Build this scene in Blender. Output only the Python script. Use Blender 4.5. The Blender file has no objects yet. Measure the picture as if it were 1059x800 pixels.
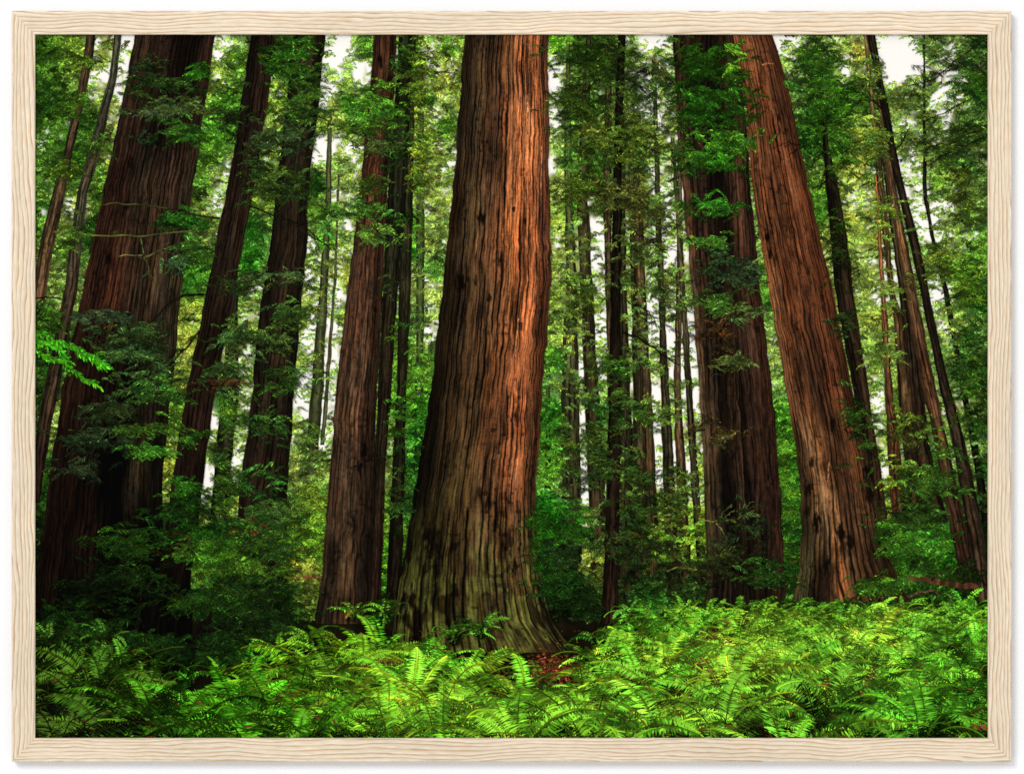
# A framed photographic print of a redwood forest, hung on a white wall.
# The thing in the photograph is flat: a sheet of paper with ink on it inside a wooden frame.
# It is built as that flat object: a paper sheet, and on it thin inked shapes (under 3 mm of relief
# for the whole sheet) whose colours are the ink colours of the print. Real lamps light it.
# One picture pixel of the photograph (1059 x 800) is one millimetre here.
import bpy, math, random
import numpy as np

rng = np.random.default_rng(7)
random.seed(7)
S = 0.001                      # metres per picture pixel
CX, CY = 529.5, 400.0
GAIN = 1.36                    # light returned by a white sheet under the lamps (lamp level, see below)
SHEET_Y = -0.0132              # front of the paper (wall is y = 0, viewer is at -y)
RELIEF = 0.0030
scene = bpy.context.scene
COL = scene.collection

# ------------------------------------------------------------------ helpers
def lin(c):
    c = np.clip(np.asarray(c, np.float64) / 255.0, 0, 1.2)
    return np.where(c <= 0.04045, c / 12.92, ((c + 0.055) / 1.055) ** 2.4)

def ink(c):
    return np.clip(lin(c) / GAIN, 0.0012, 0.9)

def h2(ix, iy, seed):
    h = (ix.astype(np.int64) * 374761393 + iy.astype(np.int64) * 668265263 + seed * 982451653) & 0xFFFFFFFF
    h = ((h ^ (h >> 13)) * 1274126177) & 0xFFFFFFFF
    h = ((h ^ (h >> 16)) * 2246822519) & 0xFFFFFFFF
    return ((h ^ (h >> 15)) & 0xFFFFFF) / float(0xFFFFFF)

def noise(x, y, seed=0):
    x = np.asarray(x, np.float64); y = np.asarray(y, np.float64)
    x, y = np.broadcast_arrays(x, y)
    ix = np.floor(x); iy = np.floor(y)
    fx = x - ix; fy = y - iy
    fx = fx * fx * fx * (fx * (fx * 6 - 15) + 10); fy = fy * fy * fy * (fy * (fy * 6 - 15) + 10)
    a = h2(ix, iy, seed); b = h2(ix + 1, iy, seed); c = h2(ix, iy + 1, seed); d = h2(ix + 1, iy + 1, seed)
    return (a * (1 - fx) + b * fx) * (1 - fy) + (c * (1 - fx) + d * fx) * fy

def fbm(x, y, seed=0, o=3):
    s = 0; a = 1; t = 0
    for k in range(o):
        s = s + a * noise(x * 2 ** k, y * 2 ** k, seed + 17 * k); t += a; a *= 0.5
    return s / t

def sstep(a, b, x):
    t = np.clip((x - a) / (b - a), 0, 1)
    return t * t * (3 - 2 * t)

def world(px, py, depth):
    return np.stack([(px - CX) * S, SHEET_Y - RELIEF * depth + 0 * px, (CY - py) * S], -1)

LIM = (30.0, 1027.0, 30.0, 768.0)
def mesh_from(name, verts, faces, cols, mat, parent, per=4):
    """verts (N,3), faces (M,per) int, cols (N,3) linear ink colour"""
    me = bpy.data.meshes.new(name)
    n, m = len(verts), len(faces)
    me.vertices.add(n); me.vertices.foreach_set('co', np.ascontiguousarray(verts, np.float32).ravel())
    me.loops.add(m * per); me.loops.foreach_set('vertex_index', np.ascontiguousarray(faces, np.int32).ravel())
    me.polygons.add(m)
    me.polygons.foreach_set('loop_start', np.arange(0, m * per, per, dtype=np.int32))
    me.update(calc_edges=True)
    at = me.color_attributes.new('Ink', 'FLOAT_COLOR', 'POINT')
    c4 = np.ones((n, 4), np.float32); c4[:, :3] = cols
    at.data.foreach_set('color', c4.ravel())
    me.materials.append(mat)
    o = bpy.data.objects.new(name, me); COL.objects.link(o)
    if parent: o.parent = parent
    return o

class Patch:
    """collects little four-cornered inked shapes in picture coordinates"""
    def __init__(self): self.P = []; self.D = []; self.C = []
    def add(self, quads, depth, cols):              # (N,4,2) (N,) (N,3) sRGB
        q = np.asarray(quads, np.float64); c = q.mean(1)
        k = (c[:, 0] > LIM[0]) & (c[:, 0] < LIM[1]) & (c[:, 1] > LIM[2]) & (c[:, 1] < LIM[3])
        q = q[k]
        q[..., 0] = np.clip(q[..., 0], LIM[0] - 1, LIM[1] + 1); q[..., 1] = np.clip(q[..., 1], LIM[2] - 1, LIM[3] + 1)
        self.P.append(q); self.D.append(np.broadcast_to(depth, (len(k),))[k]); self.C.append(np.broadcast_to(cols, (len(k), 3))[k])
    def build(self, name, mat, parent):
        q = np.concatenate(self.P); d = np.concatenate(self.D); c = np.concatenate(self.C)
        n = len(q)
        if n == 0: return None
        v = world(q[..., 0], q[..., 1], np.repeat(d[:, None], 4, 1)).reshape(-1, 3)
        f = np.arange(n * 4).reshape(n, 4)
        return mesh_from(name, v, f, np.repeat(ink(c), 4, 0), mat, parent)

# ------------------------------------------------------------------ materials
def new_mat(name):
    m = bpy.data.materials.new(name); m.use_nodes = True
    nt = m.node_tree; bs = nt.nodes['Principled BSDF']
    return m, nt, bs

def ink_material(name, rough=0.85):
    m, nt, bs = new_mat(name)
    a = nt.nodes.new('ShaderNodeVertexColor'); a.layer_name = 'Ink'
    tc = nt.nodes.new('ShaderNodeTexCoord')
    nz = nt.nodes.new('ShaderNodeTexNoise'); nz.inputs['Scale'].default_value = 900; nz.inputs['Detail'].default_value = 2
    nt.links.new(tc.outputs['Object'], nz.inputs['Vector'])
    mr = nt.nodes.new('ShaderNodeMapRange'); mr.inputs['From Min'].default_value = .3; mr.inputs['From Max'].default_value = .7
    mr.inputs['To Min'].default_value = .95; mr.inputs['To Max'].default_value = 1.05
    nt.links.new(nz.outputs['Fac'], mr.inputs['Value'])
    mx = nt.nodes.new('ShaderNodeVectorMath'); mx.operation = 'SCALE'
    nt.links.new(a.outputs['Color'], mx.inputs[0]); nt.links.new(mr.outputs['Result'], mx.inputs['Scale'])
    nt.links.new(mx.outputs['Vector'], bs.inputs['Base Color'])
    bs.inputs['Roughness'].default_value = rough
    bs.inputs['Specular IOR Level'].default_value = 0.0
    return m
INK = ink_material('matt_ink')

def wood_material():
    m, nt, bs = new_mat('pale_ash_wood')
    N = nt.nodes.new; L = nt.links.new
    uv = N('ShaderNodeUVMap'); uv.uv_map = 'Grain'
    sep = N('ShaderNodeSeparateXYZ'); L(uv.outputs['UV'], sep.inputs[0])
    def math_(op, a, b=None, c=None):
        n = N('ShaderNodeMath'); n.operation = op
        for i, v in enumerate((a, b, c)):
            if v is None: continue
            if hasattr(v, 'is_linked'): L(v, n.inputs[i])
            else: n.inputs[i].default_value = v
        return n.outputs[0]
    def nz(su, sv, detail=2, rough=.5):
        cb = N('ShaderNodeCombineXYZ')
        L(math_('MULTIPLY', sep.outputs[0], su), cb.inputs[0]); L(math_('MULTIPLY', sep.outputs[1], sv), cb.inputs[1])
        t = N('ShaderNodeTexNoise'); t.inputs['Scale'].default_value = 1; t.inputs['Detail'].default_value = detail; t.inputs['Roughness'].default_value = rough
        L(cb.outputs[0], t.inputs['Vector']); return t.outputs['Fac']
    warp = math_('MULTIPLY', math_('SUBTRACT', nz(1/130, 1/45, 2), .5), 20.0)
    warp2 = math_('MULTIPLY', math_('SUBTRACT', nz(1/40, 1/6, 2), .5), 2.4)
    v = math_('ADD', math_('ADD', sep.outputs[1], warp), warp2)
    t = math_('FRACT', math_('DIVIDE', v, 4.0))
    ramp = N('ShaderNodeValToRGB'); L(t, ramp.inputs[0])
    e = ramp.color_ramp.elements
    def wc(c): return tuple(lin(c) / GAIN) + (1,)
    e[0].position = 0; e[0].color = wc((243, 229, 206))
    e[1].position = .45; e[1].color = wc((236, 219, 193))
    for p, c in ((.66, (228, 206, 174)), (.84, (203, 170, 132)), (.92, (193, 157, 118)), (1.0, (246, 234, 212))):
        k = e.new(p); k.color = wc(c)
    plain = N('ShaderNodeRGB'); plain.outputs[0].default_value = wc((236, 219, 193))
    mixf = N('ShaderNodeMapRange'); L(nz(1/60, 1/7, 2), mixf.inputs['Value'])
    mixf.inputs['From Min'].default_value = .5; mixf.inputs['From Max'].default_value = .72
    mixf.inputs['To Min'].default_value = 1; mixf.inputs['To Max'].default_value = .25
    mx = N('ShaderNodeMix'); mx.data_type = 'RGBA'
    L(mixf.outputs[0], mx.inputs['Factor']); L(plain.outputs[0], mx.inputs['A']); L(ramp.outputs[0], mx.inputs['B'])
    fib = N('ShaderNodeMapRange'); L(nz(1/14, 1.1, 3, .6), fib.inputs['Value'])
    fib.inputs['From Min'].default_value = .3; fib.inputs['From Max'].default_value = .7
    fib.inputs['To Min'].default_value = .80; fib.inputs['To Max'].default_value = 1.12
    sc = N('ShaderNodeVectorMath'); sc.operation = 'SCALE'
    L(mx.outputs['Result'], sc.inputs[0]); L(fib.outputs[0], sc.inputs['Scale'])
    tone = N('ShaderNodeMapRange'); L(nz(1/210, 1/30, 3), tone.inputs['Value'])
    tone.inputs['From Min'].default_value = .3; tone.inputs['From Max'].default_value = .7
    tone.inputs['To Min'].default_value = .93; tone.inputs['To Max'].default_value = 1.08
    sc2 = N('ShaderNodeVectorMath'); sc2.operation = 'SCALE'
    L(sc.outputs['Vector'], sc2.inputs[0]); L(tone.outputs[0], sc2.inputs['Scale'])
    oi = N('ShaderNodeObjectInfo'); rr = N('ShaderNodeMapRange'); L(oi.outputs['Random'], rr.inputs['Value'])
    rr.inputs['To Min'].default_value = .965; rr.inputs['To Max'].default_value = 1.035
    sc3 = N('ShaderNodeVectorMath'); sc3.operation = 'SCALE'
    L(sc2.outputs['Vector'], sc3.inputs[0]); L(rr.outputs[0], sc3.inputs['Scale'])
    L(sc3.outputs['Vector'], bs.inputs['Base Color'])
    bs.inputs['Roughness'].default_value = .6; bs.inputs['Specular IOR Level'].default_value = .15
    bp = N('ShaderNodeBump'); bp.inputs['Strength'].default_value = .25; bp.inputs['Distance'].default_value = .0006
    L(math_('SUBTRACT', 1.0, t), bp.inputs['Height']); L(bp.outputs[0], bs.inputs['Normal'])
    return m
WOOD = wood_material()

def wall_material():
    m, nt, bs = new_mat('white_wall_paint')
    tc = nt.nodes.new('ShaderNodeTexCoord')
    nz = nt.nodes.new('ShaderNodeTexNoise'); nz.inputs['Scale'].default_value = 260; nz.inputs['Detail'].default_value = 4
    nt.links.new(tc.outputs['Object'], nz.inputs['Vector'])
    mr = nt.nodes.new('ShaderNodeMapRange'); mr.inputs['To Min'].default_value = .745; mr.inputs['To Max'].default_value = .765
    nt.links.new(nz.outputs['Fac'], mr.inputs['Value'])
    cc = nt.nodes.new('ShaderNodeMix'); cc.data_type = 'RGBA'; cc.blend_type = 'MULTIPLY'; cc.inputs['Factor'].default_value = 1
    nt.links.new(mr.outputs[0], cc.inputs['A']); cc.inputs['B'].default_value = (1, 1.004, 1.02, 1)
    nt.links.new(cc.outputs['Result'], bs.inputs['Base Color'])
    bp = nt.nodes.new('ShaderNodeBump'); bp.inputs['Strength'].default_value = .03; bp.inputs['Distance'].default_value = .0004
    nt.links.new(nz.outputs['Fac'], bp.inputs['Height']); nt.links.new(bp.outputs[0], bs.inputs['Normal'])
    bs.inputs['Roughness'].default_value = .9; bs.inputs['Specular IOR Level'].default_value = .05
    return m

def plain_material(name, c):
    m, nt, bs = new_mat(name)
    nz = nt.nodes.new('ShaderNodeTexNoise'); nz.inputs['Scale'].default_value = 400
    mr = nt.nodes.new('ShaderNodeMapRange'); mr.inputs['To Min'].default_value = c - .03; mr.inputs['To Max'].default_value = c + .03
    nt.links.new(nz.outputs['Fac'], mr.inputs['Value']); nt.links.new(mr.outputs[0], bs.inputs['Base Color'])
    bs.inputs['Roughness'].default_value = .9
    return m

# ------------------------------------------------------------------ wall, frame, paper
def box_mesh(name, x0, x1, y0, y1, z0, z1, mat, parent=None):
    me = bpy.data.meshes.new(name)
    v = [(x, y, z) for x in (x0, x1) for y in (y0, y1) for z in (z0, z1)]
    f = [(0, 1, 3, 2), (4, 6, 7, 5), (0, 4, 5, 1), (2, 3, 7, 6), (0, 2, 6, 4), (1, 5, 7, 3)]
    me.from_pydata(v, [], f); me.update(); me.materials.append(mat)
    o = bpy.data.objects.new(name, me); COL.objects.link(o)
    if parent: o.parent = parent
    return o

wall = box_mesh('wall', -4, 4, 0, .1, -2.6, 2.6, wall_material())
wall['kind'] = 'structure'
wall['label'] = 'plain white wall behind the framed print'

root = bpy.data.objects.new('framed_print', None); COL.objects.link(root)
root['label'] = 'pale wooden frame on a white wall holding a print of tall redwoods above green ferns'
root['category'] = 'framed picture'

FX0, FX1, FY0, FY1 = 12.0, 1046.0, 11.5, 787.0
RW = 24.4
FD = .0190                      # frame depth
def rail(length, mapper, seed, bottom_edge=None):
    # profile (across from outer edge in px, height above the wall in m)
    b = 1.0
    prof = [(0, .0004), (0, FD - b * S), (b * .35, FD - b * .3 * S), (b, FD), (RW - b * .8, FD), (RW - .2, FD - .7 * S), (RW, FD - 1.5 * S), (RW, .0168), (RW - 7, .0168), (RW - 7, .0004)]
    n = len(prof)
    verts, uvs = [], []
    cuts = 1
    for end in (-1, 1):
        for a, d in prof:
            al = end * (length / 2 - a - .03)
            verts.append(mapper(al, a, d))
            uvs.append((al + seed * 977.0, a + (FD - d) / S + seed * 61.0))
    faces = [tuple(range(n))[::-1], tuple(range(n, 2 * n))]
    for i in range(n):
        j = (i + 1) % n
        faces.append((i, j, n + j, n + i))
    me = bpy.data.meshes.new('frame_rail')
    me.from_pydata(verts, [], faces); me.update()
    ul = me.uv_layers.new(name='Grain')
    for lp in me.loops: ul.data[lp.index].uv = uvs[lp.vertex_index]
    me.materials.append(WOOD)
    import bmesh
    bm = bmesh.new(); bm.from_mesh(me); bmesh.ops.recalc_face_normals(bm, faces=bm.faces); bm.to_mesh(me); bm.free()
    o = bpy.data.objects.new('frame_rail', me); COL.objects.link(o); o.parent = root
    return o
wx = lambda p: (p - CX) * S
wz = lambda p: (CY - p) * S
mxx, myy = (FX0 + FX1) / 2, (FY0 + FY1) / 2
rail(FX1 - FX0, lambda al, a, d: (wx(mxx + al), -d, wz(FY0 + a)), 1)
rail(FX1 - FX0, lambda al, a, d: (wx(mxx + al), -d, wz(FY1 - a)), 2)
rail(FY1 - FY0, lambda al, a, d: (wx(FX0 + a), -d, wz(myy + al)), 3)
rail(FY1 - FY0, lambda al, a, d: (wx(FX1 - a), -d, wz(myy + al)), 4)

sheet = box_mesh('print_sheet', wx(29.4), wx(1027.6), SHEET_Y + .0001, SHEET_Y + .006, wz(769.4), wz(29.4), plain_material('white_paper', .72), root)

# ------------------------------------------------------------------ the colours of the printed canopy
F = []
def pts(s):
    for line in s.strip().split(';'):
        line = line.strip()
        if line:
            F.append([float(t) for t in line.split()])
# x y r g b openness
pts("""50 60 45 85 20 .1;70 50 90 130 40 .2;110 50 190 200 110 .5;130 50 235 230 215 .9;120 85 220 215 190 .8;50 110 40 80 22 .15;60 130 60 105 30 .3;95 130 40 80 22 .15;118 110 130 140 70 .5;45 170 70 120 40 .35;75 165 40 85 20 .2;110 150 150 160 90 .5;55 195 70 110 40 .3;105 190 60 100 30 .25;
228 50 225 215 200 .7;240 60 70 120 30 .25;222 80 120 160 60 .4;235 100 60 120 30 .2;225 130 60 120 30 .2;215 160 60 110 28 .2;225 185 120 140 80 .5;210 190 60 110 30 .25;
275 60 30 50 20 .1;285 100 110 150 50 .4;290 120 120 150 60 .4;345 45 225 220 215 .85;345 60 240 235 230 .9;340 75 230 225 215 .75;360 80 90 120 50 .4;375 70 230 225 200 .75;380 50 60 110 30 .25;335 100 220 215 195 .7;360 110 50 110 25 .15;335 130 110 150 50 .35;350 125 150 180 80 .4;335 155 235 225 205 .8;355 155 220 215 170 .6;345 170 120 160 60 .35;330 190 30 70 18 .1;275 190 110 150 50 .3;
430 50 60 100 30 .35;440 60 235 230 200 .7;450 65 215 215 130 .55;460 50 80 125 35 .3;455 90 170 190 80 .4;470 90 120 150 50 .3;445 105 40 90 22 .1;430 120 130 160 60 .35;450 115 225 220 170 .6;460 130 60 115 28 .15;440 145 100 150 45 .25;455 165 190 200 100 .4;465 165 230 225 200 .65;430 160 210 200 160 .5;450 190 190 205 95 .35;430 185 70 120 35 .2;
575 45 80 140 30 .25;572 70 240 235 225 .85;575 90 215 210 195 .65;600 60 45 85 22 .15;620 60 35 65 20 .1;590 100 40 70 20 .15;572 120 235 230 205 .75;590 130 70 115 35 .25;570 170 235 230 210 .75;585 165 70 120 35 .2;610 110 50 90 25 .25;615 130 120 140 60 .4;660 50 60 80 30 .4;665 45 230 225 210 .7;690 60 220 215 205 .7;665 70 150 150 110 .5;685 85 60 70 40 .4;670 100 225 220 205 .75;655 85 45 60 25 .3;680 95 225 220 205 .7;690 120 220 215 190 .6;660 125 60 80 25 .35;655 150 50 80 25 .25;680 150 120 140 70 .45;690 140 150 160 80 .45;610 160 35 70 20 .15;620 180 40 75 22 .3;660 175 60 80 35 .3;695 190 225 220 205 .6;680 175 230 225 200 .6;575 195 170 190 90 .4;605 190 60 100 30 .3;
720 60 25 65 15 .05;740 100 25 75 15 .05;715 130 30 70 18 .1;760 50 40 90 22 .1;765 80 70 130 35 .2;772 70 235 230 220 .6;
808 45 225 220 215 .75;815 55 230 225 220 .75;820 80 60 85 40 .35;810 70 170 170 150 .55;835 60 40 70 25 .2;850 80 35 80 20 .1;870 60 215 210 170 .5;885 55 140 150 60 .35;872 65 235 225 200 .65;850 120 30 75 18 .1;880 100 45 90 22 .15;840 140 40 85 22 .1;870 150 50 100 25 .15;895 130 120 150 60 .3;890 170 150 165 70 .3;905 180 215 210 150 .45;870 185 110 140 55 .25;900 110 40 80 22 .15;
925 45 215 210 215 .9;940 55 248 248 248 .98;950 65 250 250 250 .95;925 75 245 243 240 .85;940 85 120 130 70 .45;960 50 90 105 75 .4;975 45 60 75 45 .3;985 50 215 215 205 .6;975 70 230 228 220 .7;1000 60 55 80 40 .25;1010 45 30 60 22 .1;980 90 235 232 225 .75;990 85 235 232 228 .7;1010 90 35 80 22 .1;965 85 60 80 40 .4;930 105 70 95 40 .35;950 100 60 85 35 .3;975 115 230 228 220 .7;985 105 235 230 225 .7;1000 120 60 95 38 .2;960 125 70 100 40 .4;935 130 200 195 170 .55;925 120 120 140 70 .4;970 140 235 230 220 .7;940 150 70 90 40 .5;990 140 45 75 28 .2;1010 140 30 65 20 .1;955 160 80 110 40 .4;980 165 50 85 25 .2;1005 170 35 75 20 .15;945 185 200 195 170 .55;970 190 70 110 35 .3;995 190 100 130 50 .3;1015 165 150 150 130 .3;
45 220 60 110 35 .3;75 225 130 140 70 .45;70 260 70 110 40 .3;70 290 100 130 60 .35;60 300 180 180 130 .4;95 240 30 70 20 .1;50 330 40 85 25 .15;45 365 30 65 18 .05;220 210 225 220 190 .6;205 205 60 90 30 .2;215 230 110 120 70 .35;200 270 55 110 30 .15;195 290 50 110 30 .15;250 240 30 90 20 .1;255 270 40 110 25 .1;260 310 210 210 170 .5;245 330 160 170 110 .4;195 330 130 160 60 .25;190 345 140 160 60 .3;185 380 110 140 50 .25;250 300 60 120 40 .2;255 390 225 220 210 .6;180 370 170 170 100 .3;
330 220 60 100 30 .2;350 205 215 210 180 .5;320 260 235 230 215 .7;335 250 60 130 30 .2;345 270 200 205 120 .4;330 280 225 222 195 .6;325 300 235 230 210 .7;315 320 150 170 80 .35;345 300 235 230 220 .75;320 350 235 232 225 .8;345 340 230 225 215 .7;340 380 235 230 222 .75;310 370 150 170 90 .4;318 390 245 242 238 .85;360 290 130 150 60 .3;355 330 110 150 55 .3;
430 230 70 130 35 .15;445 220 220 215 180 .5;455 205 190 200 100 .4;440 250 150 180 80 .3;460 240 225 220 195 .5;425 260 50 130 25 .1;450 280 70 130 40 .15;430 285 220 218 190 .5;445 300 160 185 90 .3;455 300 150 180 90 .3;430 330 90 130 60 .2;445 320 230 225 205 .55;447 345 235 230 215 .6;440 370 90 150 45 .2;430 390 90 150 45 .15;420 350 80 130 40 .1;
575 215 160 190 80 .35;590 215 70 130 35 .15;580 260 190 205 120 .4;575 300 130 170 60 .25;575 280 150 180 80 .3;590 330 110 160 60 .2;580 350 130 170 70 .25;600 320 220 218 180 .5;601 380 240 238 225 .8;575 370 70 140 40 .12;590 390 90 110 50 .15;618 235 232 228 215 .75;615 260 225 222 205 .65;620 300 228 224 212 .65;625 340 235 230 220 .7;612 300 110 130 60 .35;646 240 232 228 220 .7;647 270 232 228 220 .7;648 330 190 185 150 .5;650 360 200 195 160 .5;660 230 90 100 40 .3;660 260 80 100 45 .3;670 290 225 222 205 .65;675 320 228 224 210 .7;690 255 235 232 222 .75;700 240 225 222 210 .65;705 225 215 212 195 .6;700 205 235 232 225 .7;690 290 110 120 60 .4;695 330 230 228 218 .7;700 350 232 228 215 .7;712 300 170 170 120 .45;714 350 240 238 230 .85;712 380 240 238 230 .85;655 300 120 140 70 .4;675 380 150 150 110 .5;677 370 225 220 205 .65;660 210 70 80 35 .25;620 210 60 100 30 .3;
797 300 80 140 45 .15;795 380 130 160 80 .35;800 400 90 140 60 .25;
850 210 50 100 25 .1;890 205 215 212 140 .45;880 240 150 180 70 .3;895 230 185 195 90 .35;905 250 180 200 80 .3;890 265 225 225 170 .5;895 285 190 205 120 .35;915 270 235 232 215 .65;910 240 150 170 70 .3;885 290 170 190 100 .35;915 300 238 235 225 .75;890 320 130 165 70 .25;905 330 140 170 70 .2;900 360 150 165 110 .4;910 380 150 165 100 .4;895 390 210 208 180 .5;920 340 180 190 110 .35;922 370 120 150 70 .25;945 215 230 228 215 .7;955 210 238 236 230 .8;955 225 235 232 225 .75;965 240 225 222 210 .65;985 215 225 222 205 .6;980 240 215 212 185 .5;965 290 220 218 205 .6;970 310 236 234 228 .75;960 280 60 90 40 .3;950 300 215 210 180 .5;975 330 225 222 212 .6;980 345 215 212 195 .55;985 330 120 140 70 .35;960 265 90 120 45 .3;980 270 80 120 35 .25;1000 220 70 110 35 .25;1010 250 80 130 40 .2;1000 280 70 120 35 .2;1010 310 40 90 25 .12;1000 350 40 85 25 .1;1010 390 35 75 22 .08;940 380 90 120 45 .2;945 400 200 200 160 .3;975 395 215 212 195 .45;990 385 40 80 25 .1;
45 420 25 50 15 .03;55 430 130 150 80 .3;45 500 40 85 25 .1;40 560 12 25 8 0;180 430 90 140 40 .2;170 480 150 170 60 .25;222 440 225 220 210 .8;215 490 235 230 222 .8;208 525 220 225 150 .5;203 560 120 180 60 .2;205 590 80 130 40 .1;250 430 210 208 195 .6;245 480 238 235 228 .8;240 520 150 180 80 .3;238 550 50 100 30 .05;235 420 50 110 30 .1;228 470 45 75 30 .05;230 580 60 130 30 .05;
315 415 230 226 215 .7;312 450 225 222 205 .6;308 480 150 175 90 .3;338 430 235 230 222 .75;335 455 220 218 190 .55;330 480 120 160 70 .25;325 520 80 140 45 .1;310 540 70 120 40 .06;330 560 60 125 30 .04;310 580 130 150 50 .04;285 560 40 80 28 0;270 590 30 70 20 0;420 420 80 150 40 .1;435 420 50 120 28 .05;430 450 50 125 30 .05;425 480 40 100 28 .03;398 530 120 180 50 .2;398 480 150 170 90 .3;420 520 40 85 30 .02;402 460 200 200 160 .4;398 580 70 130 30 .05;430 400 80 150 40 .1;
572 430 50 120 28 .05;565 450 60 130 32 .06;575 480 80 150 40 .05;603 440 235 232 220 .75;604 490 250 248 245 .98;603 500 250 248 245 .95;606 540 170 190 110 .4;607 580 160 185 70 .3;570 530 35 120 22 0;590 540 30 70 25 0;580 570 40 75 28 0;570 590 25 60 18 0;590 600 15 30 10 0;618 430 40 90 25 .05;620 470 50 85 35 .05;652 420 225 220 200 .6;653 460 180 180 150 .4;678 410 235 230 220 .7;679 450 250 248 245 .97;680 490 240 238 228 .8;683 530 130 165 60 .3;685 560 90 140 40 .15;697 430 90 130 45 .2;705 430 220 218 200 .6;709 470 235 230 220 .7;713 500 230 226 210 .6;715 530 120 160 50 .25;717 420 235 230 220 .7;722 450 215 215 150 .5;725 490 120 150 50 .25;728 550 110 160 40 .2;660 540 30 60 20 0;650 580 25 45 18 0;690 600 25 40 15 0;
805 430 60 130 30 .1;812 470 55 125 30 .06;815 520 50 110 30 .04;815 560 45 100 28 .02;808 600 30 70 20 0;905 415 225 222 205 .6;908 430 232 228 215 .65;913 470 220 216 200 .55;915 490 232 228 218 .65;920 500 200 200 170 .4;922 530 120 170 50 .2;925 440 120 150 60 .2;930 410 80 120 40 .15;950 480 60 110 35 .05;965 490 40 90 28 .03;950 520 35 75 28 .02;970 540 40 90 30 0;930 560 50 120 30 0;960 560 70 150 40 0;985 570 40 110 25 0;950 590 25 55 18 0;930 590 60 130 35 0;985 420 225 222 205 .4;1003 420 220 216 205 .4;1005 470 225 222 212 .5;1010 440 35 80 22 .1;1015 480 25 60 15 .03;
60 620 12 25 8 0;100 600 15 35 12 0;130 570 30 70 20 0;150 560 35 90 22 0;110 640 20 50 14 0;150 620 18 40 12 0;180 650 8 12 6 0;200 620 30 70 20 0;225 560 60 110 30 0;250 580 60 120 30 0;240 640 30 70 20 0;280 640 25 60 18 0;290 620 30 70 20 0;260 670 20 40 14 0;180 560 20 35 14 0;130 540 15 30 10 0;
320 600 90 110 40 0;390 625 25 60 18 0;400 600 50 100 25 0;590 640 12 20 8 0;600 620 25 55 18 0;680 620 40 90 28 0;740 610 25 50 18 0;800 615 30 60 18 0;900 610 40 90 25 0;950 605 35 70 22 0;1005 610 25 50 15 0;1005 560 15 35 12 0""")
F = np.array(F)
def field(x, y):
    x = np.asarray(x, np.float64).ravel(); y = np.asarray(y, np.float64).ravel()
    out = np.empty((len(x), 4))
    for i in range(0, len(x), 20000):
        d = (x[i:i + 20000, None] - F[None, :, 0]) ** 2 + ((y[i:i + 20000, None] - F[None, :, 1]) * .8) ** 2
        w = 1 / (d + 30) ** 2
        out[i:i + 20000] = (w @ F[:, 2:6]) / w.sum(1)[:, None]
    return out

def greener(c, k=.8):
    """a mean colour with sky mixed in, turned back into a leaf green of the same depth"""
    c = np.asarray(c, float); g = c[:, 1:2]
    w = sstep(.42, .62, c[:, 2:3] / np.maximum(g, 1)) * k
    return c * (1 - w) + w * g * .86 * np.array([.66, 1, .36])

def jitter(c, a, n):
    """brightness and hue wobble for n colours"""
    b = np.exp(rng.normal(0, a, (n, 1)))
    h = rng.normal(0, .07, (n, 1))
    return c * b * np.concatenate([1 + h, 1 + 0 * h, 1 - 1.2 * h], 1)

# ------------------------------------------------------------------ backdrop
def backdrop():
    st = 2.0
    gx = np.arange(LIM[0], LIM[1] + .1, st); gy = np.arange(LIM[2], LIM[3] + .1, st)
    X, Y = np.meshgrid(gx, gy)
    f = field(X, Y)
    op = f[:, 3]; c = f[:, :3]
    x = X.ravel(); y = Y.ravel()
    n = fbm(x / 9, y / 11, 3, 3)
    white = np.array([252, 248, 240.0])
    k = sstep(.49, .66, n * .55 + op * .62)[:, None]
    dark = np.minimum(c, [178, 190, 104]) * (.45 + .75 * fbm(x / 4, y / 4, 9, 3))[:, None]
    col = dark * (1 - k) + white * k
    low = sstep(600, 650, y)[:, None]
    soil = np.array([20, 17, 9.0]) * (.5 + 1.0 * fbm(x / 10, y / 6, 21, 3))[:, None]
    col = col * (1 - low) + soil * low
    h, w = X.shape
    idx = np.arange(h * w).reshape(h, w)
    fc = np.stack([idx[:-1, :-1], idx[1:, :-1], idx[1:, 1:], idx[:-1, 1:]], -1).reshape(-1, 4)
    return mesh_from('printed_backdrop', world(x, y, np.zeros_like(x)), fc, ink(col), INK, sheet)
backdrop()

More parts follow.
